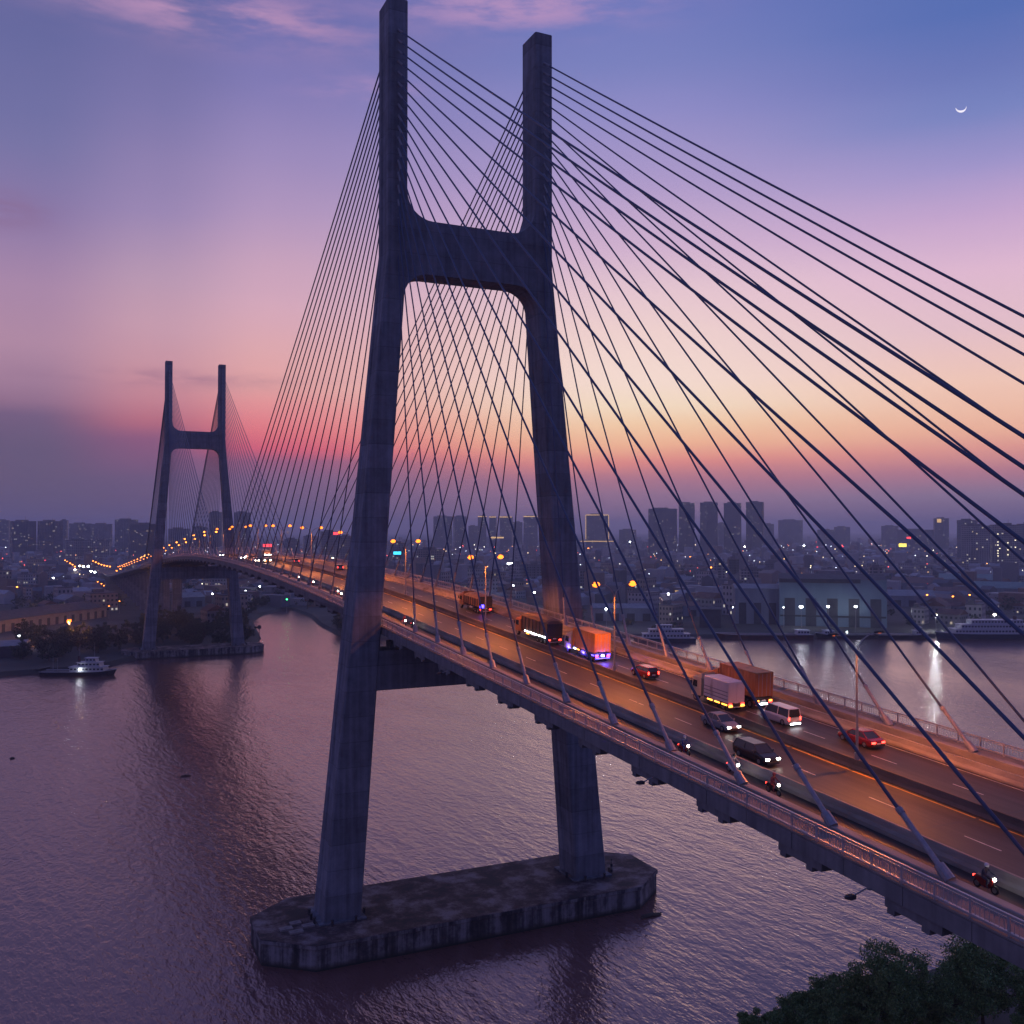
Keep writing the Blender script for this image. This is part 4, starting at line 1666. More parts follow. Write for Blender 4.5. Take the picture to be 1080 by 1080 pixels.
def clear(x, y, r):
    return all((x - a) ** 2 + (y - b) ** 2 > (r + c) ** 2 for a, b, c in BUILT)


def onland(x, y, m=6):
    return all(pip(x + dx, y + dy, LAND) for dx, dy in ((m, 0), (-m, 0), (0, m), (0, -m)))


def px_xy(px, dep):
    p = at(px, 540, dep)
    return p.x, p.y


def tree_belt(p0, p1, d0, d1, n, sc, label, group):
    k = tries = 0
    while k < n and tries < n * 30:
        tries += 1
        x, y = px_xy(rng.uniform(p0, p1), rng.uniform(d0, d1))
        if not onland(x, y, 3) or not clear(x, y, 3) or (abs(x) < 15 and y > 535) or (abs(x) < 40 and 366 < y < 394):
            continue
        bank_tree(x, y, sc, label, group)
        k += 1


# ------------------------------------------------------------------ city
FAC = [facade('facade_grey', (.20, .20, .22), lit=.035), facade('facade_pale', (.34, .32, .32), lit=.04, seed=7), facade('facade_dark', (.11, .11, .13), lit=.035, seed=3), facade('facade_warm', (.30, .25, .21), lit=.05, seed=5)]
M_['roofc'] = mat('flat_roof', (.16, .15, .15), .85, .25, .2)
M_['roof_tile'] = mat('rusty_roof_sheet', (.17, .09, .07), .8, .3, .3)
M_['roof_grey'] = mat('grey_roof_sheet', (.24, .25, .26), .7, .25, .25)
M_['roof_green'] = mat('green_roof_sheet', (.16, .24, .22), .7, .2, .15)
M_['shed_wall'] = mat('shed_wall_sheet', (.20, .23, .27), .7, .2, .2, stretch=(1, 1, .1))
M_['shed_blue'] = mat('blue_shed_wall', (.17, .24, .29), .7, .15, .1, stretch=(1, 1, .1))
M_['dark_wall'] = mat('dark_shed_wall', (.07, .07, .08), .8, .25, .2)


def tower_block(px0, px1, ytop, dep, label, fac=0, depth_m=24, rz=None, crown=True, group=None, cat='high-rise'):
    pc = (px0 + px1) / 2
    x, y = px_xy(pc, dep)
    w = (px1 - px0) * dep / FPX
    top = at(pc, ytop, dep).z
    if rz is None:
        rz = rng.uniform(-.22, .22)
    a = -math.atan2((x - CAM.x), (y - CAM.y)) + rz
    wid = max(8, (w - depth_m * abs(math.sin(rz))) / max(.5, math.cos(rz)))
    t = empty('apartment_tower' if cat == 'high-rise' else 'city_block', (x, y, 1.9), label, cat, group, rz=a)
    h = top - 1.9
    mb = MB()
    # plan with a recessed core between two wings
    hw_, hd = wid / 2, depth_m / 2
    r = min(2.2, wid * .08)
    pl = [(-hw_, -hd), (-wid * .12, -hd), (-wid * .12, -hd + r), (wid * .12, -hd + r), (wid * .12, -hd), (hw_, -hd), (hw_, hd), (-hw_, hd)]
    mb.loft([[(q[0], q[1], z) for q in pl] for z in (0, h)])
    mb.build('wall', FAC[fac], t)
    if crown:
        mb = MB()
        mb.box((-wid * .05, 0, h + 1.9), (wid * .5, depth_m * .5, 3.8))
        mb.build('roof_house', M_['roofc'], t)
        mb = MB()
        for s in (-1, 1):
            mb.box((s * (hw_ - .3), 0, h + .5), (.5, depth_m, 1.0))
            mb.box((0, s * (hd - .3), h + .5), (wid - 1.2, .5, 1.0))
        mb.build('parapet', M_['roofc'], t)
        mb = MB()
        mb.tube([(wid * .1, 0, h + 3.6), (wid * .1, 0, h + rng.uniform(7, 12))], [.3, .12], 5)
        mb.build('mast', M_['dark'], t)
    BUILT.append((x, y, max(wid, depth_m) * .6))
    return t, wid, h


L5 = 'of the row of five dark towers on the right skyline'
TB = [
    (684, 714, 537, 2500, 'broadest and leftmost ' + L5, 2, 30), (716, 732.5, 531, 2600, 'second from the left ' + L5, 2, 26), (738.5, 757, 530.5, 2600, 'middle one ' + L5, 2, 26), (763.5, 781.5, 531, 2600, 'fourth from the left ' + L5, 2, 26), (787, 805.5, 530, 2600, 'rightmost, with a mast, ' + L5, 2, 26),
    (757, 765, 552, 3300, 'faint narrow block between the third and fourth dark towers', 0, 24), (805, 816, 553, 3200, 'faint block just right of the five dark towers', 0, 24), (821, 846, 549, 3300, 'pale hazy wide block right of the five dark towers', 1, 24),
    (862, 880, 559, 3300, 'faint hazy low block in the middle of the right skyline', 0, 24), (880, 896, 556, 3400, 'faint hazy mid-height block right of centre skyline', 0, 24), (930, 947, 555, 3300, 'faint hazy block left of the orange topped block', 0, 24), (948, 984, 559, 2800, 'long hazy slab under the orange topped block', 0, 24),
    (985, 1000, 547, 2700, 'hazy block with orange lights on top at the right skyline', 0, 24), (1010, 1030, 549, 2000, 'hazy tower rising behind the big slab at the right edge', 0, 24),
    (1015, 1044, 555, 1550, 'left half of the big apartment slab at the right edge', 1, 20), (1045, 1075, 554, 1560, 'right half of the big apartment slab with a column of lit windows', 1, 20), (1074, 1106, 553, 1750, 'dark tower cut by the right edge of the frame', 0, 20),
    (618, 642, 543, 2900, 'tower outlined with golden lights right of the near pylon', 0, 22), (653, 671, 559, 3000, 'faint low block right of the gold outlined tower', 0, 22),
    (457, 477, 545, 2900, 'hazy twin tower left of centre, its left half', 0, 24), (478, 492, 545, 3000, 'hazy twin tower left of centre, its right half', 0, 24), (494, 504, 555, 3200, 'faint low block between the twin tower and the golden tipped trio', 0, 24), (504, 513, 545, 3000, 'golden tipped tower, left of a trio', 0, 22), (516, 524, 545.5, 3000, 'golden tipped tower, middle of a trio', 0, 22), (527, 541, 545.5, 3000, 'golden tipped tower, right and widest of a trio', 0, 22), (541, 551, 551, 3100, 'faint grey block right of the golden tipped trio', 0, 22), (552, 567, 545, 2900, 'golden tipped tower touching the near right leg', 0, 22),
    (-3, 10, 549, 2900, 'hazy block cut by the left edge of the frame', 0, 26), (12, 37, 550, 2200, 'broad dark tower second from the left edge', 2, 30), (41, 65, 550, 2200, 'broad dark tower third from the left edge with a bright roof lamp', 2, 30), (64, 72, 549, 2800, 'narrow hazy tower behind the third dark tower at left', 0, 24), (74, 96, 552.5, 2700, 'hazy wide slab left of centre in the left skyline', 0, 26), (97, 118, 553, 2700, 'hazy wide slab beside its twin in the left skyline', 0, 26),
    (122, 145, 548.5, 2400, 'tallest hazy tower left of the distant pylon', 0, 26), (137, 166, 553, 2050, 'darker low tower half hidden by the distant left leg', 2, 28), (70, 97, 570, 1900, 'low pale block under the left skyline', 1, 26), (99, 117, 571, 1900, 'low pale block next to the far street lamps', 1, 26),
    (178, 200, 558, 2300, 'hazy slab seen between the distant pylon legs', 0, 26), (221, 235, 540.5, 2300, 'hazy tall tower touching the distant right leg', 0, 24), (247, 264, 541, 2300, 'hazy tall tower right of the distant pylon', 0, 24), (204, 218, 556, 2500, 'hazy low tower between the distant legs, right side', 0, 24),
    (338, 357, 561, 1800, 'dark block behind the cables with a red sign', 0, 22), (358, 371, 566, 1700, 'grey block with a lit stair column left of the near leg', 0, 22), (300, 316, 569, 2000, 'grey block behind the midspan lamp posts', 0, 22), (412, 428, 573, 1700, 'low block with a cyan sign right of the near left leg', 0, 22), (440, 468, 580, 1350, 'pale mid-city block full of lit windows behind the central cables', 3, 18), (320, 334, 566, 2100, 'small grey block left of the red signed block', 1, 22),
]
TOWERS = {}
for i, (a, b, yt, dep, lab, fc, dm) in enumerate(TB):
    low = yt > 564
    TOWERS[lab] = tower_block(a, b, yt, dep, lab if 'five' not in lab else lab + '', fc, dm, crown=True, cat='high-rise')


def trim_light(lab, pieces, mtl, name):
    t, wid, h = TOWERS[lab]
    for (x, y, z, sx, sy, sz) in pieces(wid, h):
        mb = MB()
        mb.box((x, y, z), (sx, sy, sz))
        mb.build(name, mtl, t)


M_['gold'] = glow('gold_trim_lit', (1, .60, .20), .9)
trim_light('tower outlined with golden lights right of the near pylon', lambda w, h: [(-w / 2 - .3, -11.3, h * .66, 1.6, .8, h * .68), (w / 2 + .3, -11.3, h * .66, 1.6, .8, h * .68), (0, -11.4, h - .5, w - 2, .8, 2.0), (0, -11.4, h * .26, w * 1.5, .8, 2.0)], M_['gold'], 'light_trim')
for lab in ('golden tipped tower, left of a trio', 'golden tipped tower, middle of a trio', 'golden tipped tower, right and widest of a trio', 'golden tipped tower touching the near right leg'):
    trim_light(lab, lambda w, h: [(0, -11.4, h + .6, w, .8, 2.4)], M_['gold'], 'light_trim')
trim_light('hazy block with orange lights on top at the right skyline', lambda w, h: [(-w * .2, -12.5, h - 6, w * .3, .8, 10)], M_['gold'], 'light_trim')
M_['winlit'] = glow('stair_windows_lit', (1, .85, .55), 2.4)
trim_light('right half of the big apartment slab with a column of lit windows', lambda w, h: [(w * dx, -10.1, h * f, 1.6, .3, 1.5) for f, dx in ((.3, -.28), (.36, -.28), (.42, -.28), (.47, -.22), (.55, -.28), (.62, -.28), (.7, -.28), (.8, -.28), (.33, .05), (.44, .05), (.6, .05), (.5, .3), (.66, .3))], M_['winlit'], 'window')
trim_light('grey block with a lit stair column left of the near leg', lambda w, h: [(0, -11.1 + 2.0, h * f, 2.0, .3, 2.0) for f in (.2, .3, .4, .5, .6, .7, .8, .9)], M_['winlit'], 'window')


# ---- sheds and warehouses along the far bank
def shed(px0, px1, ybase, h, dm, label, wallm, roofm, name='warehouse', rz=0.0, ridge=3.0, doors=3):
    pc = (px0 + px1) / 2
    g = ground(pc, ybase, 2.0)
    dep = (g - CAM).dot(FW)
    w = (px1 - px0) * dep / FPX
    a = -math.atan2((g.x - CAM.x), (g.y - CAM.y)) + rz
    fx, fy = -math.sin(a), math.cos(a)
    x, y = g.x + fx * dm / 2, g.y + fy * dm / 2
    t = empty(name, (x, y, 1.9), label, 'warehouse', None, rz=a)
    hw_, hd = w / 2, dm / 2
    mb = MB()
    mb.loft([[(-hw_, -hd, z), (hw_, -hd, z), (hw_, hd, z), (-hw_, hd, z)] for z in (0, h)])
    wl = mb.build('wall', wallm, t)
    mb = MB()
    mb.loft([[(xx, yy, zz) for yy, zz in ((-hd - .5, h + .02), (hd + .5, h + .02), (0, h + ridge))] for xx in (-hw_ - .4, hw_ + .4)])
    mb.build('roof', roofm, t)
    for k in range(doors):
        mb = MB()
        xx = -hw_ + w * (k + .5) / doors
        mb.box((xx, -hd - .04, h * .3), (w / doors * .5, .1, h * .6))
        mb.build('door', M_['dark_wall'], t)
    BUILT.append((x, y, max(w, dm) * .55))
    return t, w, dm, h


big, bw, bd, bh = shed(824, 932, 661, 31, 46, 'big blue-grey shipyard hall with three white floodlights on the far bank', M_['shed_blue'], M_['dark_wall'], 'shipyard_hall', 0.06, 3.0, 5)
mb = MB()
mb.box((-bw * .12, -bd / 2 - .3, bh - .9), (bw * .76, .6, 2.6))
mb.build('roof_band', M_['dark_wall'], big)
mb = MB()
mb.box((0, -bd / 2 - .2, bh * .22), (bw - 1, .4, 1.2))
mb.build('crane_rail', M_['dark'], big)
shed(776, 822, 658, 24, 30, 'grey lower hall joined to the left of the big shipyard hall', M_['shed_wall'], M_['roof_grey'], 'warehouse', .1, 2.5, 3)
shed(738, 760, 662, 12, 20, 'dark square shed behind the reddish barge', M_['dark_wall'], M_['dark_wall'], 'warehouse', .0, 1.0, 1)
shed(624, 690, 655, 9, 26, 'low wharf shed behind the white ferry', M_['shed_wall'], M_['roof_grey'], 'warehouse', .05, 2.4, 4)
shed(692, 738, 650, 8, 30, 'low grey shed between the ferry and the dark square shed', M_['shed_wall'], M_['roof_tile'], 'warehouse', .05, 2.4, 3)
shed(674, 712, 622, 6, 22, 'long white roofed shed standing among trees behind the wharf', M_['shed_wall'], M_['roof_grey'], 'warehouse', -.05, 2.0, 3)
shed(940, 985, 640, 9, 40, 'wide grey roofed yard shed left of the moored passenger ship', M_['shed_wall'], M_['roof_grey'], 'warehouse', .12, 4.0, 3)
shed(990, 1030, 636, 9, 40, 'grey gabled shed behind the moored passenger ship', M_['shed_wall'], M_['roof_tile'], 'warehouse', .1, 4.0, 2)
shed(1033, 1086, 632, 10, 50, 'pale green roofed shed at the right edge of the far bank', M_['shed_wall'], M_['roof_green'], 'warehouse', .1, 5.0, 3)
shed(993, 1046, 621, 10, 60, 'large pale green roofed depot below the apartment slab', M_['shed_wall'], M_['roof_green'], 'warehouse', .02, 5.0, 3)
shed(940, 990, 624, 9, 50, 'broad tile roofed depot left of the pale green depot', M_['shed_wall'], M_['roof_tile'], 'warehouse', -.1, 5.0, 3)
shed(1050, 1100, 617, 10, 60, 'pale depot under the trees at the right edge', M_['shed_wall'], M_['roof_grey'], 'warehouse', .05, 5.0, 3)
shed(-6, 25, 694, 6, 22, 'small dark wharf shed at the left edge behind the tug', M_['dark_wall'], M_['roof_grey'], 'warehouse', -.1, 2.0, 1)
shed(192, 216, 640, 8, 40, 'pale roofed factory shed seen under the bridge between the distant legs', M_['shed_wall'], M_['roof_grey'], 'warehouse', .2, 3.0, 2)
shed(213, 243, 624, 8, 50, 'long pale factory roof behind the distant right leg', M_['shed_wall'], M_['roof_grey'], 'warehouse', .1, 4.0, 3)
shed(186, 230, 614, 8, 60, 'farther long factory roof under the bridge', M_['shed_wall'], M_['roof_grey'], 'warehouse', .05, 4.0, 3)

# long lit wharf wall at left
A, B_ = Vector((-104, 515, 1.9)), Vector((-34, 612, 1.9))
dv = (B_ - A)
Lw = dv.length
ang = math.atan2(dv.y, dv.x)
t = empty('quay_shed', (A + B_) / 2, 'long dark roofed quay shed with its front wall lit orange at far left', 'warehouse', None, rz=ang)
mb = MB()
mb.loft([[(x, y, z) for x, y in ((-Lw / 2, 0), (Lw / 2, 0), (Lw / 2, 34), (-Lw / 2, 34))] for z in (0, 7.5)])
mb.build('wall', mat('quay_wall_plaster', (.36, .30, .25), .8, .2, .2), t)
mb = MB()
mb.loft([[(x, y, z) for y, z in ((-1.0, 7.55), (35, 7.55), (17, 11.5))] for x in (-Lw / 2 - .5, Lw / 2 + .5)])
mb.build('roof', mat('dark_tiled_roof', (.10, .07, .06), .8, .3, .3), t)
for k in range(14):
    mb = MB()
    mb.box((-Lw / 2 + Lw * (k + .5) / 14, -.12, 2.6), (2.6, .3, 5.0))
    mb.build('door', M_['dark_wall'], t)
for q in range(-2, 3):
    BUILT.append(((A.x + B_.x) / 2 + dv.x * .2 * q - dv.y / Lw * 17, (A.y + B_.y) / 2 + dv.y * .2 * q + dv.x / Lw * 17, 22))

# mid-city blocks told apart by their place
MID = [(752, 765, 593, 1150, 'pale mid-rise with dark windows left of the grey lower hall', 1, 14), (767, 779, 590, 1180, 'dark mid-rise beside the pale one behind the shipyard', 2, 14), (780, 806, 601, 1050, 'low white walled block behind the shipyard', 1, 16), (916, 931, 599, 1000, 'pale block peeping over the shipyard hall', 1, 14), (860, 900, 604, 1100, 'low dark block behind the shipyard hall', 2, 16), (556, 572, 596, 1200, 'grey block beside the near right leg', 0, 14), (612, 622, 601, 1000, 'narrow grey block just right of the near right leg', 0, 12), (806, 826, 593, 1300, 'grey block over the lower hall roof', 0, 16)]
for a, b, yt, dep, lab, fc, dm in MID:
    tower_block(a, b, yt, dep, lab, fc, dm, crown=True, cat='city block')

# ---- houses: one of each kind, then copies
def house_proto(w, d, h, fac, roofm, gable):
    t = empty('house', (0, 0, 0), 'x', 'house')
    mb = MB()
    mb.loft([[(-w / 2, -d / 2, z), (w / 2, -d / 2, z), (w / 2, d / 2, z), (-w / 2, d / 2, z)] for z in (0, h)])
    mb.build('wall', fac, t)
    mb = MB()
    if gable:
        mb.loft([[(x, y, z) for y, z in ((-d / 2 - .5, h + .02), (d / 2 + .5, h + .02), (0, h + gable))] for x in (-w / 2 - .4, w / 2 + .4)])
    else:
        mb.box((0, 0, h + .25), (w + .4, d + .4, .5))
        mb.box((w * .2, d * .1, h + 1.6), (w * .35, d * .4, 2.2))
    mb.build('roof', roofm, t)
    return t


HF = [facade('house_white', (.42, .40, .40), (2.6, 3.1), .06, (.45, .45)), facade('house_grey', (.26, .25, .26), (2.8, 3.1), .05, (.45, .45), seed=2), facade('house_warm', (.38, .31, .25), (2.5, 3.1), .07, (.45, .45), seed=9)]
HP = [house_proto(9, 13, 9.5, HF[0], M_['roofc'], 0), house_proto(14, 11, 6.5, HF[1], M_['roof_tile'], 3), house_proto(11, 16, 12.5, HF[2], M_['roofc'], 0), house_proto(20, 13, 7, HF[1], M_['roof_grey'], 3.2), house_proto(12, 12, 7, HF[0], M_['roof_tile'], 3), house_proto(16, 14, 15, HF[0], M_['roofc'], 0)]
HL = ['dim pale flat roofed house in the hazy city across the river', 'dim grey house with rusty gabled roof in the hazy city across the river', 'dim warm coloured narrow house with flat roof in the hazy city across the river', 'dim long house with grey gabled roof in the hazy city across the river', 'dim pale house with rusty gabled roof in the hazy city across the river', 'dim taller pale block with flat roof in the hazy city across the river']
hu = set()
cnt = tries = 0
while cnt < 280 and tries < 20000:
    tries += 1
    px = rng.uniform(-25, 1105)
    dep = 640 + 1700 * rng.random() ** 1.5
    if px < 160:
        dep = max(dep, 760)
    if px < 640 and px > 290:
        dep = max(dep, 900)
    x, y = px_xy(px, dep)
    if not onland(x, y, 14) or not clear(x, y, 9) or (abs(x) < 30 and y > 380):
        continue
    k = rng.randrange(6)
    o = HP[k] if k not in hu else copy_tree(HP[k])
    hu.add(k)
    s_ = rng.uniform(.8, 1.3)
    o.location = (x, y, 1.9)
    o.scale = (s_, s_, s_ * rng.uniform(.85, 1.25))
    o.rotation_euler = (0, 0, rng.choice((.35, .35 + math.pi / 2)) + rng.uniform(-.2, .2))
    tag(o, HL[k], 'house', 'houses of the hazy city, ' + ['pale flat roofed', 'grey gabled', 'narrow flat roofed', 'long gabled', 'pale gabled', 'taller pale'][k])
    BUILT.append((x, y, 8 * s_))
    cnt += 1

# the rest of the city reads as one mass
def town_mat():
    m, nt, N, L, P = nodes('town_mass')
    P.inputs['Roughness'].default_value = .8
    g = N.new('ShaderNodeNewGeometry')
    r = N.new('ShaderNodeValToRGB')
    cr = r.color_ramp
    cr.interpolation = 'CONSTANT'
    cr.elements[0].color = (.20, .19, .20, 1)
    cr.elements[1].position = .85
    cr.elements[1].color = (.30, .22, .18, 1)
    for p, c in ((.2, (.36, .34, .34)), (.4, (.13, .13, .14)), (.55, (.24, .16, .13)), (.7, (.42, .40, .40))):
        cr.elements.new(p).color = (*c, 1)
    L.new(g.outputs['Random Per Island'], r.inputs[0])
    L.new(r.outputs[0], P.inputs['Base Color'])
    return m


mb = MB()
for i in range(5200):
    px = rng.uniform(-60, 1140)
    dep = 800 + 4600 * rng.random() ** 1.2
    x, y = px_xy(px, dep)
    if not onland(x, y, 14) or not clear(x, y, 4) or (abs(x) < 26 and y < 1500):
        continue
    h = rng.uniform(4, 13) if rng.random() < .93 else rng.uniform(14, 30)
    w, d = rng.uniform(7, 18), rng.uniform(7, 20)
    a = rng.choice((.35, .35 + math.pi / 2)) + rng.uniform(-.3, .3)
    ca, sa = math.cos(a), math.sin(a)

    def q(u, v, z):
        return (x + u * ca - v * sa, y + u * sa + v * ca, z)
    if rng.random() < .5:
        mb.loft([[q(-w / 2, -d / 2, z), q(w / 2, -d / 2, z), q(w / 2, d / 2, z), q(-w / 2, d / 2, z)] for z in (1.9, 1.9 + h)])
    else:
        mb.loft([[q(u, v, z) for v, z in ((-d / 2, 1.9), (d / 2, 1.9), (d / 2, h), (0, h + 3), (-d / 2, h))] for u in (-w / 2, w / 2)])
tag(mb.build('distant_town', town_mat(), fix=False), 'countless tiny hazy rooftops of the far city spread to the horizon', 'town', kind='stuff')

# town lights too many to count
def lights_mass(n, mtl, name, label, d0, d1):
    mb = MB()
    for i in range(n):
        px = rng.uniform(-40, 1120)
        dep = d0 + (d1 - d0) * rng.random()
        x, y = px_xy(px, dep)
        if not onland(x, y, 8) or (abs(x) < 26 and y < 1500):
            continue
        r = dep * .00042 * rng.uniform(.6, 1.25)
        z = rng.uniform(9, 17)
        mb.box((x, y, z), (r * 2, r * 2, r * 1.6))
        mb.box((x, y, (z + 1.9) / 2 - r * .5), (.3, .3, z - 1.9 - r))
    return mb


def two_tone(name, c, s):
    m, nt, N, L, P = nodes(name)
    g = N.new('ShaderNodeNewGeometry')
    r = N.new('ShaderNodeValToRGB')
    cr = r.color_ramp
    cr.interpolation = 'CONSTANT'
    for i, col in enumerate(c):
        e = cr.elements[i] if i < 2 else cr.elements.new(i / len(c))
        e.position = i / len(c)
        e.color = (*col, 1)
    L.new(g.outputs['Random Per Island'], r.inputs[0])
    L.new(r.outputs[0], P.inputs['Emission Color'])
    P.inputs['Emission Strength'].default_value = s
    P.inputs['Base Color'].default_value = (.1, .1, .1, 1)
    return m


mb = MB()
for i in range(680):
    px = rng.uniform(-40, 1120)
    dep = 900 + 2900 * rng.random()
    x, y = px_xy(px, dep)
    if not onland(x, y, 8) or (abs(x) < 26 and y < 1500):
        continue
    r = dep * .00040 * rng.uniform(.5, 1.25)
    z = rng.uniform(10, 18)
    mb.ball((x, y, z), r, 6, 4)
tag(mb.build('town_lights', two_tone('town_lamps_lit', [(1, .55, .16), (.8, .88, 1), (1, .75, .42), (.75, .85, 1), (1, .42, .12), (1, .9, .7), (1, .1, .07)], 5.0), fix=False), 'scattered small white and amber lights of the far city', 'city lights', kind='stuff')

# woods that read as one mass
mb = MB()
for p0, p1, d0, d1, n, hh in ((600, 745, 1080, 1500, 60, 11), (930, 1010, 1040, 1250, 40, 11), (1040, 1095, 780, 860, 16, 9), (170, 300, 760, 1000, 40, 10), (310, 420, 620, 900, 50, 9), (20, 130, 690, 900, 36, 9), (380, 560, 1100, 1500, 40, 10), (-20, 60, 1000, 1500, 30, 10)):
    for i in range(n):
        x, y = px_xy(rng.uniform(p0, p1), rng.uniform(d0, d1))
        if not onland(x, y, 6) or not clear(x, y, 2) or (abs(x) < 18 and y > 500):
            continue
        r = rng.uniform(4, 7)
        h = hh * rng.uniform(.7, 1.2)
        mb.tube([(x, y, 1.8), (x, y, 1.8 + h * .6)], [.3, .15], 4, caps=False)
        for c in range(9):
            u = Vector((rng.gauss(0, .5), rng.gauss(0, .5), rng.uniform(-.7, .9)))
            c0 = Vector((x + u.x * r, y + u.y * r, 1.8 + h * .58 + u.z * h * .4))
            for k in range(9):
                leaf_card(mb, c0 + Vector((rng.gauss(0, 1.1), rng.gauss(0, 1.1), rng.gauss(0, .8))), 2.0, rng)
tag(mb.build('woodland', M_['leaf_bank'], fix=False), 'dark belts of trees between the hazy city roofs', 'woodland', kind='stuff')

tree_belt(20, 145, 470, 560, 30, 1.0, 'dark leafy tree on the left bank behind the tug', 'trees on the left bank')
tree_belt(150, 262, 455, 640, 44, 1.05, 'dark leafy tree on the bank behind the distant pylon foot', 'trees behind the distant pylon')
tree_belt(232, 300, 640, 840, 22, 1.0, 'dark leafy tree left of the river inlet under the bridge', 'trees left of the inlet')
tree_belt(312, 400, 430, 640, 40, 1.0, 'dark leafy tree right of the river inlet under the bridge', 'trees right of the inlet')
tree_belt(400, 610, 430, 640, 20, .9, 'dark leafy tree on the bank behind the near pylon legs', 'trees behind the near pylon')
tree_belt(600, 1080, 600, 760, 14, .7, 'small dark tree between the sheds of the far wharf', 'trees between the wharf sheds')


# ------------------------------------------------------------------ lamps of the town, one by one
def town_lamp(px, py, mtl, label, size=1.0, hgt=10.0, dep=None, group=None, power=0, col=None):
    if dep is None:
        dep = min(2600, (CAM.z - 2 - hgt) * FPX / max(6, py - 558.05))
    p = at(px, py, dep)
    if p.z < 4:
        p.z = 4
    t = empty('lamp', (p.x, p.y, 1.9), label, 'lamp', group)
    r = max(.3, dep * .00080 * size)
    mb = MB()
    mb.tube([(0, 0, 0), (0, 0, p.z - 1.9)], [.16, .09], 6)
    mb.build('pole', M_['pole'], t)
    mb = MB()
    mb.ball((0, 0, p.z - 1.9 + r * .6), r, 8, 6, (1, 1, .75))
    mb.build('bulb', M_[mtl], t, smooth=True)
    mb = MB()
    mb.loft([[(r * k * math.cos(q * math.pi / 4), r * k * math.sin(q * math.pi / 4), p.z - 1.9 + zz) for q in range(8)] for k, zz in ((1.05, r * 1.25), (.4, r * 1.6))])
    mb.build('hood', M_['dark'], t)
    if power:
        ld = bpy.data.lights.new('lamp_light', 'POINT')
        ld.energy = power
        ld.color = col
        ld.shadow_soft_size = .5
        ld.specular_factor = .25
        lo = bpy.data.objects.new('lamp_light', ld)
        COL.objects.link(lo)
        lo.parent = t
        lo.location = (0, 0, p.z - 1.9 - r * .6)
    return t


SOD = (1, .36, .07)
WHT = (.85, .92, 1)
town_lamp(73, 656, 'sodium', 'brightest orange lamp lighting the quay shed at far left', 2.8, 8, 560, power=70000, col=SOD)
town_lamp(20, 671, 'flood', 'white lamp above the small wharf shed at far left', 1.0, 8, None, power=1500, col=WHT)
for px, py, m, lab, sz, pw in (
    (845, 641, 'flood', 'brightest, leftmost of the three white floodlights on the shipyard hall', 2.2, 900), (873.5, 640.5, 'flood', 'middle one of the three white floodlights on the shipyard hall', 1.7, 600), (902.5, 640.5, 'flood', 'right one of the three white floodlights on the shipyard hall', 1.7, 600),
    (987, 649.5, 'floodwarm', 'warm white floodlight over the left end of the passenger ship', 1.7, 6000), (1049, 649, 'floodwarm', 'warm white floodlight over the right part of the passenger ship', 1.7, 6000),
    (639.5, 643, 'flood', 'white floodlight on the wharf left of the white ferry', 1.6, 4000), (705, 627, 'flood', 'white floodlight behind the white roofed shed', 1.4, 3000), (563.5, 625.5, 'flood', 'white lamp left of the near right leg', 1.3, 2000), (541.5, 618, 'flood', 'smaller white lamp behind the tipper truck', 1.0, 0), (773, 641, 'flood', 'small white lamp on the grey lower hall', .7, 0), (826.5, 641, 'flood', 'small white lamp between the two shipyard halls', .7, 0)):
    dd = None
    if 'shipyard hall' in lab:
        dd = 622
    elif 'ship' in lab and 'passenger' in lab:
        dd = 606
    town_lamp(px, py, m, lab, sz, 12, dd, 'white floodlights of the wharf', pw, WHT)
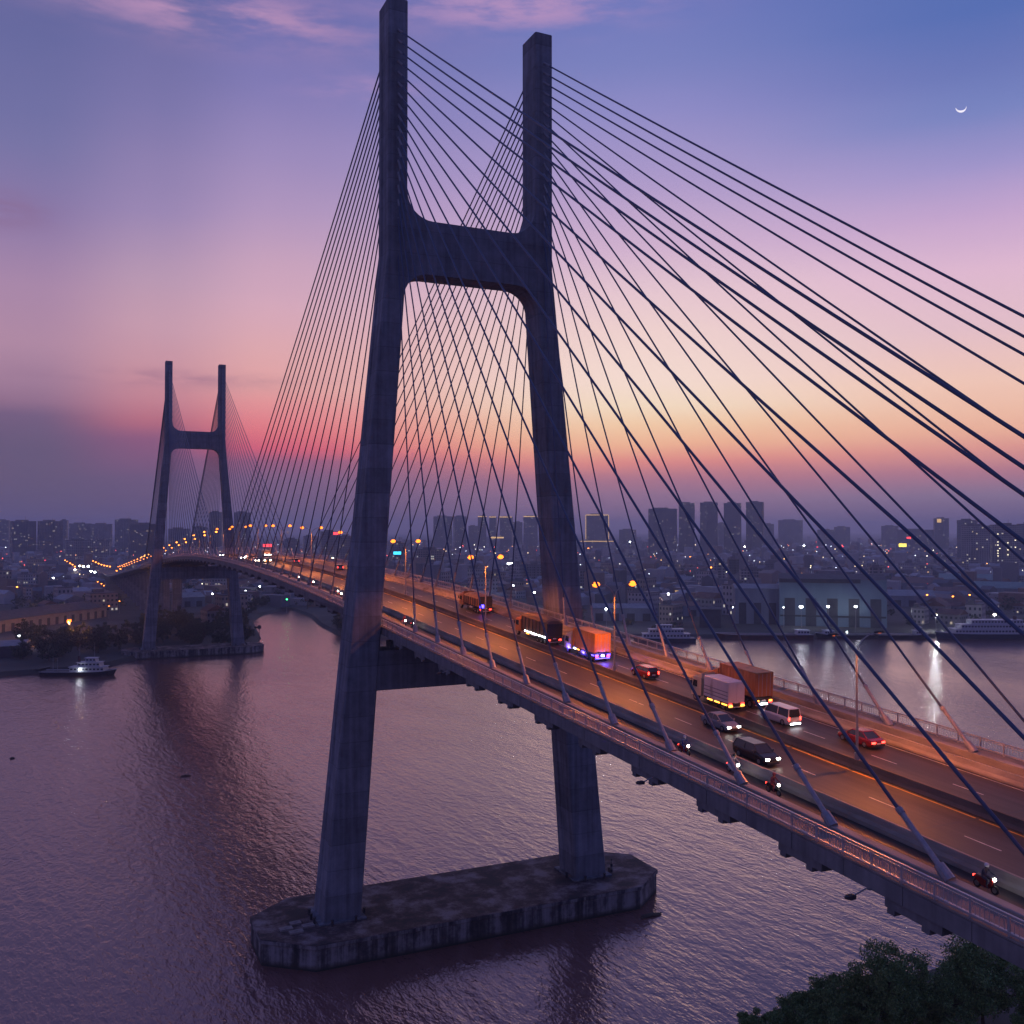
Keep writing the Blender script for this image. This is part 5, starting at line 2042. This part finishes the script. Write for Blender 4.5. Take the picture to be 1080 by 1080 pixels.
for px, py, m, lab in ((977.8, 628, 'sodium_far', 'left of three amber lamps in the yard behind the passenger ship'), (1005, 629.6, 'sodium_far', 'middle and dimmest of three amber lamps behind the passenger ship'), (1022.7, 628, 'sodium_far', 'right of three amber lamps in the yard behind the passenger ship'), (1014, 584.5, 'sodium_far', 'amber lamp at the foot of the apartment slab'),
                       (750, 599, 'sodium_far', 'amber lamp over the pale mid-rise'), (793, 600, 'sodium_far', 'amber lamp over the low white walled block'), (749.5, 614, 'sodium_far', 'upper of two amber lamps below the pale mid-rise'), (757, 619, 'sodium_far', 'lower of two amber lamps below the pale mid-rise'), (672, 633, 'sodium_far', 'small amber lamp right of the lit median lamp post'), (728, 588, 'sodium_far', 'amber lamp below the second dark tower'), (722.5, 588, 'floodwarm', 'pale lamp beside an amber one below the second dark tower'),
                       (528.5, 606, 'sodium_far', 'amber city lamp under the near median lamp'), (545.5, 603, 'sodium_far', 'amber city lamp under the two lit signs'), (481, 605.5, 'sodium_far', 'amber city lamp left of the first lit lamp post'), (620.5, 579, 'sodium_far', 'amber city lamp under the gold outlined tower'), (620, 607, 'sodium_far', 'amber city lamp right of the near right leg'), (565.5, 581, 'redsign', 'red lamp touching the near right leg'),
                       (862, 577.5, 'redsign', 'left of two red lamps on the right skyline'), (889, 577, 'redsign', 'right of two red lamps on the right skyline'), (733, 565, 'redsign', 'red lamp at the foot of the second dark tower'), (848, 576, 'flood', 'white lamp left of the two red ones'), (664.5, 572, 'flood', 'white lamp right of the gold outlined tower'), (785.5, 577, 'floodwarm', 'pale lamp under the fifth dark tower'), (785.6, 607, 'flood', 'white lamp on the low white walled block'),
                       (47.6, 591.5, 'redsign', 'red lamp among the roofs at far left'), (18.5, 583, 'sodium_far', 'amber lamp below the broad dark tower at left'), (44.5, 583, 'sodium_far', 'amber lamp above the red one at far left'), (18, 619.6, 'sodium_far', 'lone amber lamp low at the left edge'), (53.7, 614.6, 'flood', 'lower of two white lamps at left'), (56, 610, 'flood', 'upper of two white lamps at left'), (127, 576, 'sodium_far', 'amber lamp under the tallest hazy tower at left'),
                       (224, 626.7, 'flood', 'white lamp under the bridge by the distant right leg'), (249.6, 621, 'floodwarm', 'warm lamp right of the distant right leg'), (259, 623.7, 'flood', 'small white lamp above the inlet'), (274, 619, 'flood', 'white lamp above the inlet, rightmost'), (302.5, 632.6, 'green', 'green navigation lamp on the bank right of the inlet'), (324.6, 577, 'flood', 'pale cyan lamp behind the midspan cables'), (351, 589, 'floodwarm', 'pale lamp below the red signed block'), (474, 611, 'flood', 'white city lamp behind the near deck railing'), (103, 549.5, 'flood', 'white lamp on the skyline right of the third dark tower')):
    if py < 555:
        continue
    town_lamp(px, py, m, lab, 1.0 if m != 'sodium_far' else 1.15, 10)
for i in range(6):
    town_lamp(676.6 + i * 2.7, 607 - i * 1.2, 'sodium_far', 'amber lamp in a short slanting string above the white roofed shed', .7, 12, None, 'slanting string of amber lamps')
for px, py in ((95, 611), (98, 612), (103, 614), (107, 616), (109.6, 618), (119.4, 625.7), (122, 628), (120, 631), (126, 634.4), (115, 639.6)):
    town_lamp(px, py, 'sodium_far', 'amber lamp along the side street left of the distant pylon', .8, 9, None, 'amber lamps of the side street')
for px, py in ((116, 598), (113, 597.5), (110, 596.8), (107, 596), (104, 594.8), (101, 593.5), (98, 592), (95, 590.5), (92.5, 589), (90, 587.5), (87.5, 586), (85, 584.8), (82.5, 583.5), (80.5, 582.5), (68.5, 591.5), (71, 592.8), (74, 594.5), (76.5, 596), (79, 598), (123, 602.5), (127, 600.5)):
    town_lamp(px, py, 'sodium_far', 'amber lamp along the bending city road at far left', .95, 10, None, 'amber lamps of the bending road')
for px, py, m in ((84, 597.5, 'floodwarm'), (88, 598.2, 'floodwarm'), (93, 598, 'flood'), (100, 604, 'flood'), (96, 603, 'flood'), (79, 601.5, 'floodwarm')):
    town_lamp(px, py, m, 'bright pale lamp in the cluster at the end of the approach road', 1.3, 8, None, 'bright cluster at the end of the approach road')


def lit_sign(px, py, dep, w, h, mtl, label):
    p = at(px, py, dep)
    t = empty('lit_sign', (p.x, p.y, 1.9), label, 'sign', rz=-math.atan2(p.x - CAM.x, p.y - CAM.y))
    mb = MB()
    mb.box((0, 0, p.z - 1.9), (w, .5, h))
    mb.build('panel', M_[mtl], t)
    mb = MB()
    mb.box((0, .36, p.z - 1.9), (w + .6, .2, h + .6))
    for s in (-1, 1):
        mb.tube([(s * w * .35, .5, 0), (s * w * .35, .5, p.z - 1.9)], .25, 6)
    mb.build('frame', M_['dark'], t)


lit_sign(282, 575.3, 1500, 13, 4.2, 'redsign', 'blank glowing red sign left of centre beyond the cables')
lit_sign(355, 562.6, 1700, 11, 4.5, 'redsign', 'blank glowing red sign on the dark block left of the near leg')
lit_sign(419, 583.3, 1300, 10, 3.8, 'cyansign', 'blank glowing cyan sign right of the near left leg')
lit_sign(952, 575, 1900, 14, 6.5, 'yellowsign', 'blank glowing yellow sign on the right skyline')
lit_sign(538, 596, 1400, 8, 7, 'whitelamp', 'small white glowing sign behind the first lit lamp post')
lit_sign(551, 596, 1400, 19, 5.5, 'gold', 'long golden glowing sign behind the first lit lamp post')
lit_sign(524.5, 567, 2700, 36, 4, 'gold', 'long thin golden sign under the golden tipped trio')
lit_sign(717, 624.5, 850, 8, 2.6, 'gold', 'low golden lit shop front behind the white roofed shed')
lit_sign(958.5, 567.2, 2300, 9, 4, 'redsign', 'small blank red sign above the yellow one')


# ------------------------------------------------------------------ boats
P_['hull'] = mat('dark_blue_hull', (.035, .05, .08), .5, .15, .4)
P_['hull_red'] = mat('dark_red_hull', (.10, .035, .03), .6, .25, .3, spots=((.05, .03, .03), .4, .5))
P_['hull_black'] = mat('black_hull', (.025, .025, .028), .6, .25, .4)
P_['super'] = mat('white_superstructure', (.46, .47, .50), .5, .08, .4)
P_['deckp'] = mat('boat_deck', (.20, .17, .14), .8, .2, .5)


def hull_rings(L, W, D, bow=.22, sheer=.9):
    """hull along +X, waterline at z=0"""
    rings = []
    for i in range(13):
        f = i / 12
        x = -L / 2 + L * f
        w = W / 2 * (1 - max(0, (f - (1 - bow)) / bow) ** 2 * .94) * (.86 + .14 * min(1, f / .12))
        top = D + sheer * max(0, (f - .6) / .4) ** 2
        rake = .0 if f < .8 else (f - .8) / .2 * 1.6
        rings.append([(x - rake, -w * .72, -.8), (x, -w, top), (x, w, top), (x - rake, w * .72, -.8)])
    return rings


def boat(name, cat, label, px, py_water, Lpx, hullm, decks, W=None, D=1.8, head=1, masts=(), funnel=None, rz=0.0, bow=.22, lamp=None):
    g = ground(px, py_water, 0.0)
    dep = (g - CAM).dot(FW)
    L = Lpx * dep / FPX
    W = W or L * .2
    a = math.atan2(RT.y, RT.x) + (0 if head > 0 else math.pi) + rz
    t = empty(name, (g.x, g.y, 0), label, cat, rz=a)
    mb = MB()
    mb.loft(hull_rings(L, W, D, bow))
    hl = mb.build('hull', hullm, t)
    mb = MB()
    mb.tube([r[1] for r in hull_rings(L * 1.002, W * 1.01, D + .1, bow)], .12, 6)
    mb.tube([r[2] for r in hull_rings(L * 1.002, W * 1.01, D + .1, bow)], .12, 6)
    mb.build('gunwale', P_['super'] if decks else P_['deckp'], hl)
    z = D
    for (x0, x1, h, wf, nwin) in decks:
        xa, xb = L * x0, L * x1
        w = W * wf
        mb = MB()
        mb.loft([[(xa, -w / 2, zz), (xb - (.4 if zz > z else 0), -w / 2, zz), (xb + (.0 if zz == z else -.9), 0, zz), (xb - (.4 if zz > z else 0), w / 2, zz), (xa, w / 2, zz)] for zz in (z, z + h)])
        dk = mb.build('deck_house', P_['super'], t)
        mb = MB()
        for s in (-1, 1):
            for k in range(nwin):
                xx = xa + (xb - xa) * (k + .5) / nwin
                mb.box((xx, s * w / 2, z + h * .58), ((xb - xa) / nwin * .62, .06, h * .36))
        mb.build('window', M_['glass'], dk)
        mb = MB()
        mb.box(((xa + xb) / 2 - .2, 0, z + h + .06), (xb - xa + .8, w + .7, .12))
        mb.build('roof', P_['super'], dk)
        z += h + .12
    for x, h in masts:
        mb = MB()
        mb.tube([(L * x, 0, D), (L * x, 0, D + h)], [.14, .06], 6)
        mb.tube([(L * x, -.9, D + h * .8), (L * x, .9, D + h * .8)], .05, 5)
        mb.build('mast', M_['pole'], t)
    if funnel:
        x, h, r = funnel
        mb = MB()
        mb.tube([(L * x, 0, D), (L * x - .3, 0, z + h)], [r, r * .85], 10)
        mb.build('funnel', P_['hull_red'], t)
    if lamp:
        mb = MB()
        mb.ball((L * lamp[0], -W * .5, lamp[1]), .35, 8, 6)
        mb.build('deck_lamp', M_['flood'], t)
    return t, L, W


boat('ferry', 'boat', 'white three deck ferry moored at the far wharf behind the orange container', 700, 677, 66, P_['hull'], [(-.40, .34, 2.6, .86, 14), (-.30, .24, 2.5, .8, 11), (-.12, .12, 2.3, .6, 5)], W=8.5, D=2.4, head=-1, masts=((.0, 11), (.2, 8)), lamp=(.05, 4))
t_, L_, W_ = boat('passenger_ship', 'ship', 'long white passenger ship with dark hull moored at the right of the far wharf', 1042, 673.5, 112, P_['hull'], [(-.46, .34, 2.8, .9, 26), (-.42, .28, 2.7, .84, 24), (-.30, .18, 2.5, .7, 16)], W=11, D=3.2, head=-1, masts=((.3, 10), (-.1, 13)), funnel=(-.25, 2, 1.2))
boat('barge', 'boat', 'long dark red barge moored right of the white ferry', 805, 673.5, 102, P_['hull_red'], [(-.46, -.34, 2.6, .7, 4)], W=10, D=2.6, head=-1, bow=.1, masts=((-.4, 7),))
boat('barge', 'boat', 'dark barge with a small white wheelhouse in front of the shipyard hall', 890, 672.5, 60, P_['hull_black'], [(.2, .36, 2.4, .7, 4)], W=9, D=2.0, head=-1, bow=.12, masts=((.25, 8), (-.2, 6)), lamp=(-.1, 3))
boat('barge', 'boat', 'dark unlit barge between the shipyard hall and the passenger ship', 952, 673, 56, P_['hull_black'], [(.22, .36, 2.4, .7, 4), (.26, .34, 2.0, .5, 3)], W=9, D=2.2, head=1, bow=.12, masts=((.3, 8),))
boat('tugboat', 'boat', 'dark tugboat with a stepped white deckhouse at the left bank', 84, 712, 78, P_['hull_black'], [(-.10, .36, 2.1, .72, 9), (.0, .30, 1.9, .6, 6), (.10, .24, 1.8, .42, 3)], W=8, D=1.8, head=1, masts=((.0, 12), (-.3, 6), (-.36, 6), (.2, 13)), funnel=(.0, .8, .7), lamp=(.05, 3.0))
boat('barge', 'boat', 'flat dark barge lying left of the tugboat at the left edge', 18, 709, 70, P_['hull_black'], [], W=9, D=1.6, head=1, bow=.08)

# channel marker at the end of the distant foundation
t = empty('channel_marker', (33.5, 378, 4.0), 'thin channel marker post at the right end of the distant pylon foundation', 'marker')
mb = MB()
mb.tube([(0, 0, 0), (0, 0, 8.0)], [.22, .16], 8)
mb.build('post', M_['dark'], t)
mb = MB()
mb.loft([[(1.0 * a * k, .2 * b, 8.0 + z) for a, b in ((-1, -1), (1, -1), (1, 1), (-1, 1))] for k, z in ((.3, 0), (1, .6), (1, 1.6), (.3, 2.2))])
mb.build('top_mark', M_['dark'], t)

# ------------------------------------------------------------------ crescent moon
mp_ = at(1013.5, 113, 30000)
Rm = 5.6 / FPX * 30000
pts = []
n = 24
for i in range(n + 1):
    a = R(182 + 176 * i / n)
    pts.append((math.cos(a), math.sin(a)))
for i in range(n - 1, 0, -1):
    a = R(182 + 176 * i / n)
    pts.append((math.cos(a), math.sin(a) * .66))
mb = MB()
tilt = R(8)
rings = []
for off in (-.08, .08):
    rings.append([mp_ + (RT * (x * math.cos(tilt) - y * math.sin(tilt)) + UP * (x * math.sin(tilt) + y * math.cos(tilt)) + FW * off) * Rm for x, y in pts])
mb.loft(rings)
tag(mb.build('moon', glow('moon_lit', (1, .94, .96), .92)), 'thin bright crescent moon high in the right of the sky', 'moon')

# ------------------------------------------------------------------ render settings
S.view_settings.view_transform = 'Standard'
S.view_settings.look = 'None'
S.view_settings.exposure = 0.0
S.view_settings.gamma = 1.0
S.render.engine = 'CYCLES'
c = S.cycles
c.use_denoising = True
c.max_bounces = 6
c.diffuse_bounces = 3
c.glossy_bounces = 3
c.volume_bounces = 1
c.transparent_max_bounces = 6
c.sample_clamp_indirect = 4.0
c.use_light_tree = True
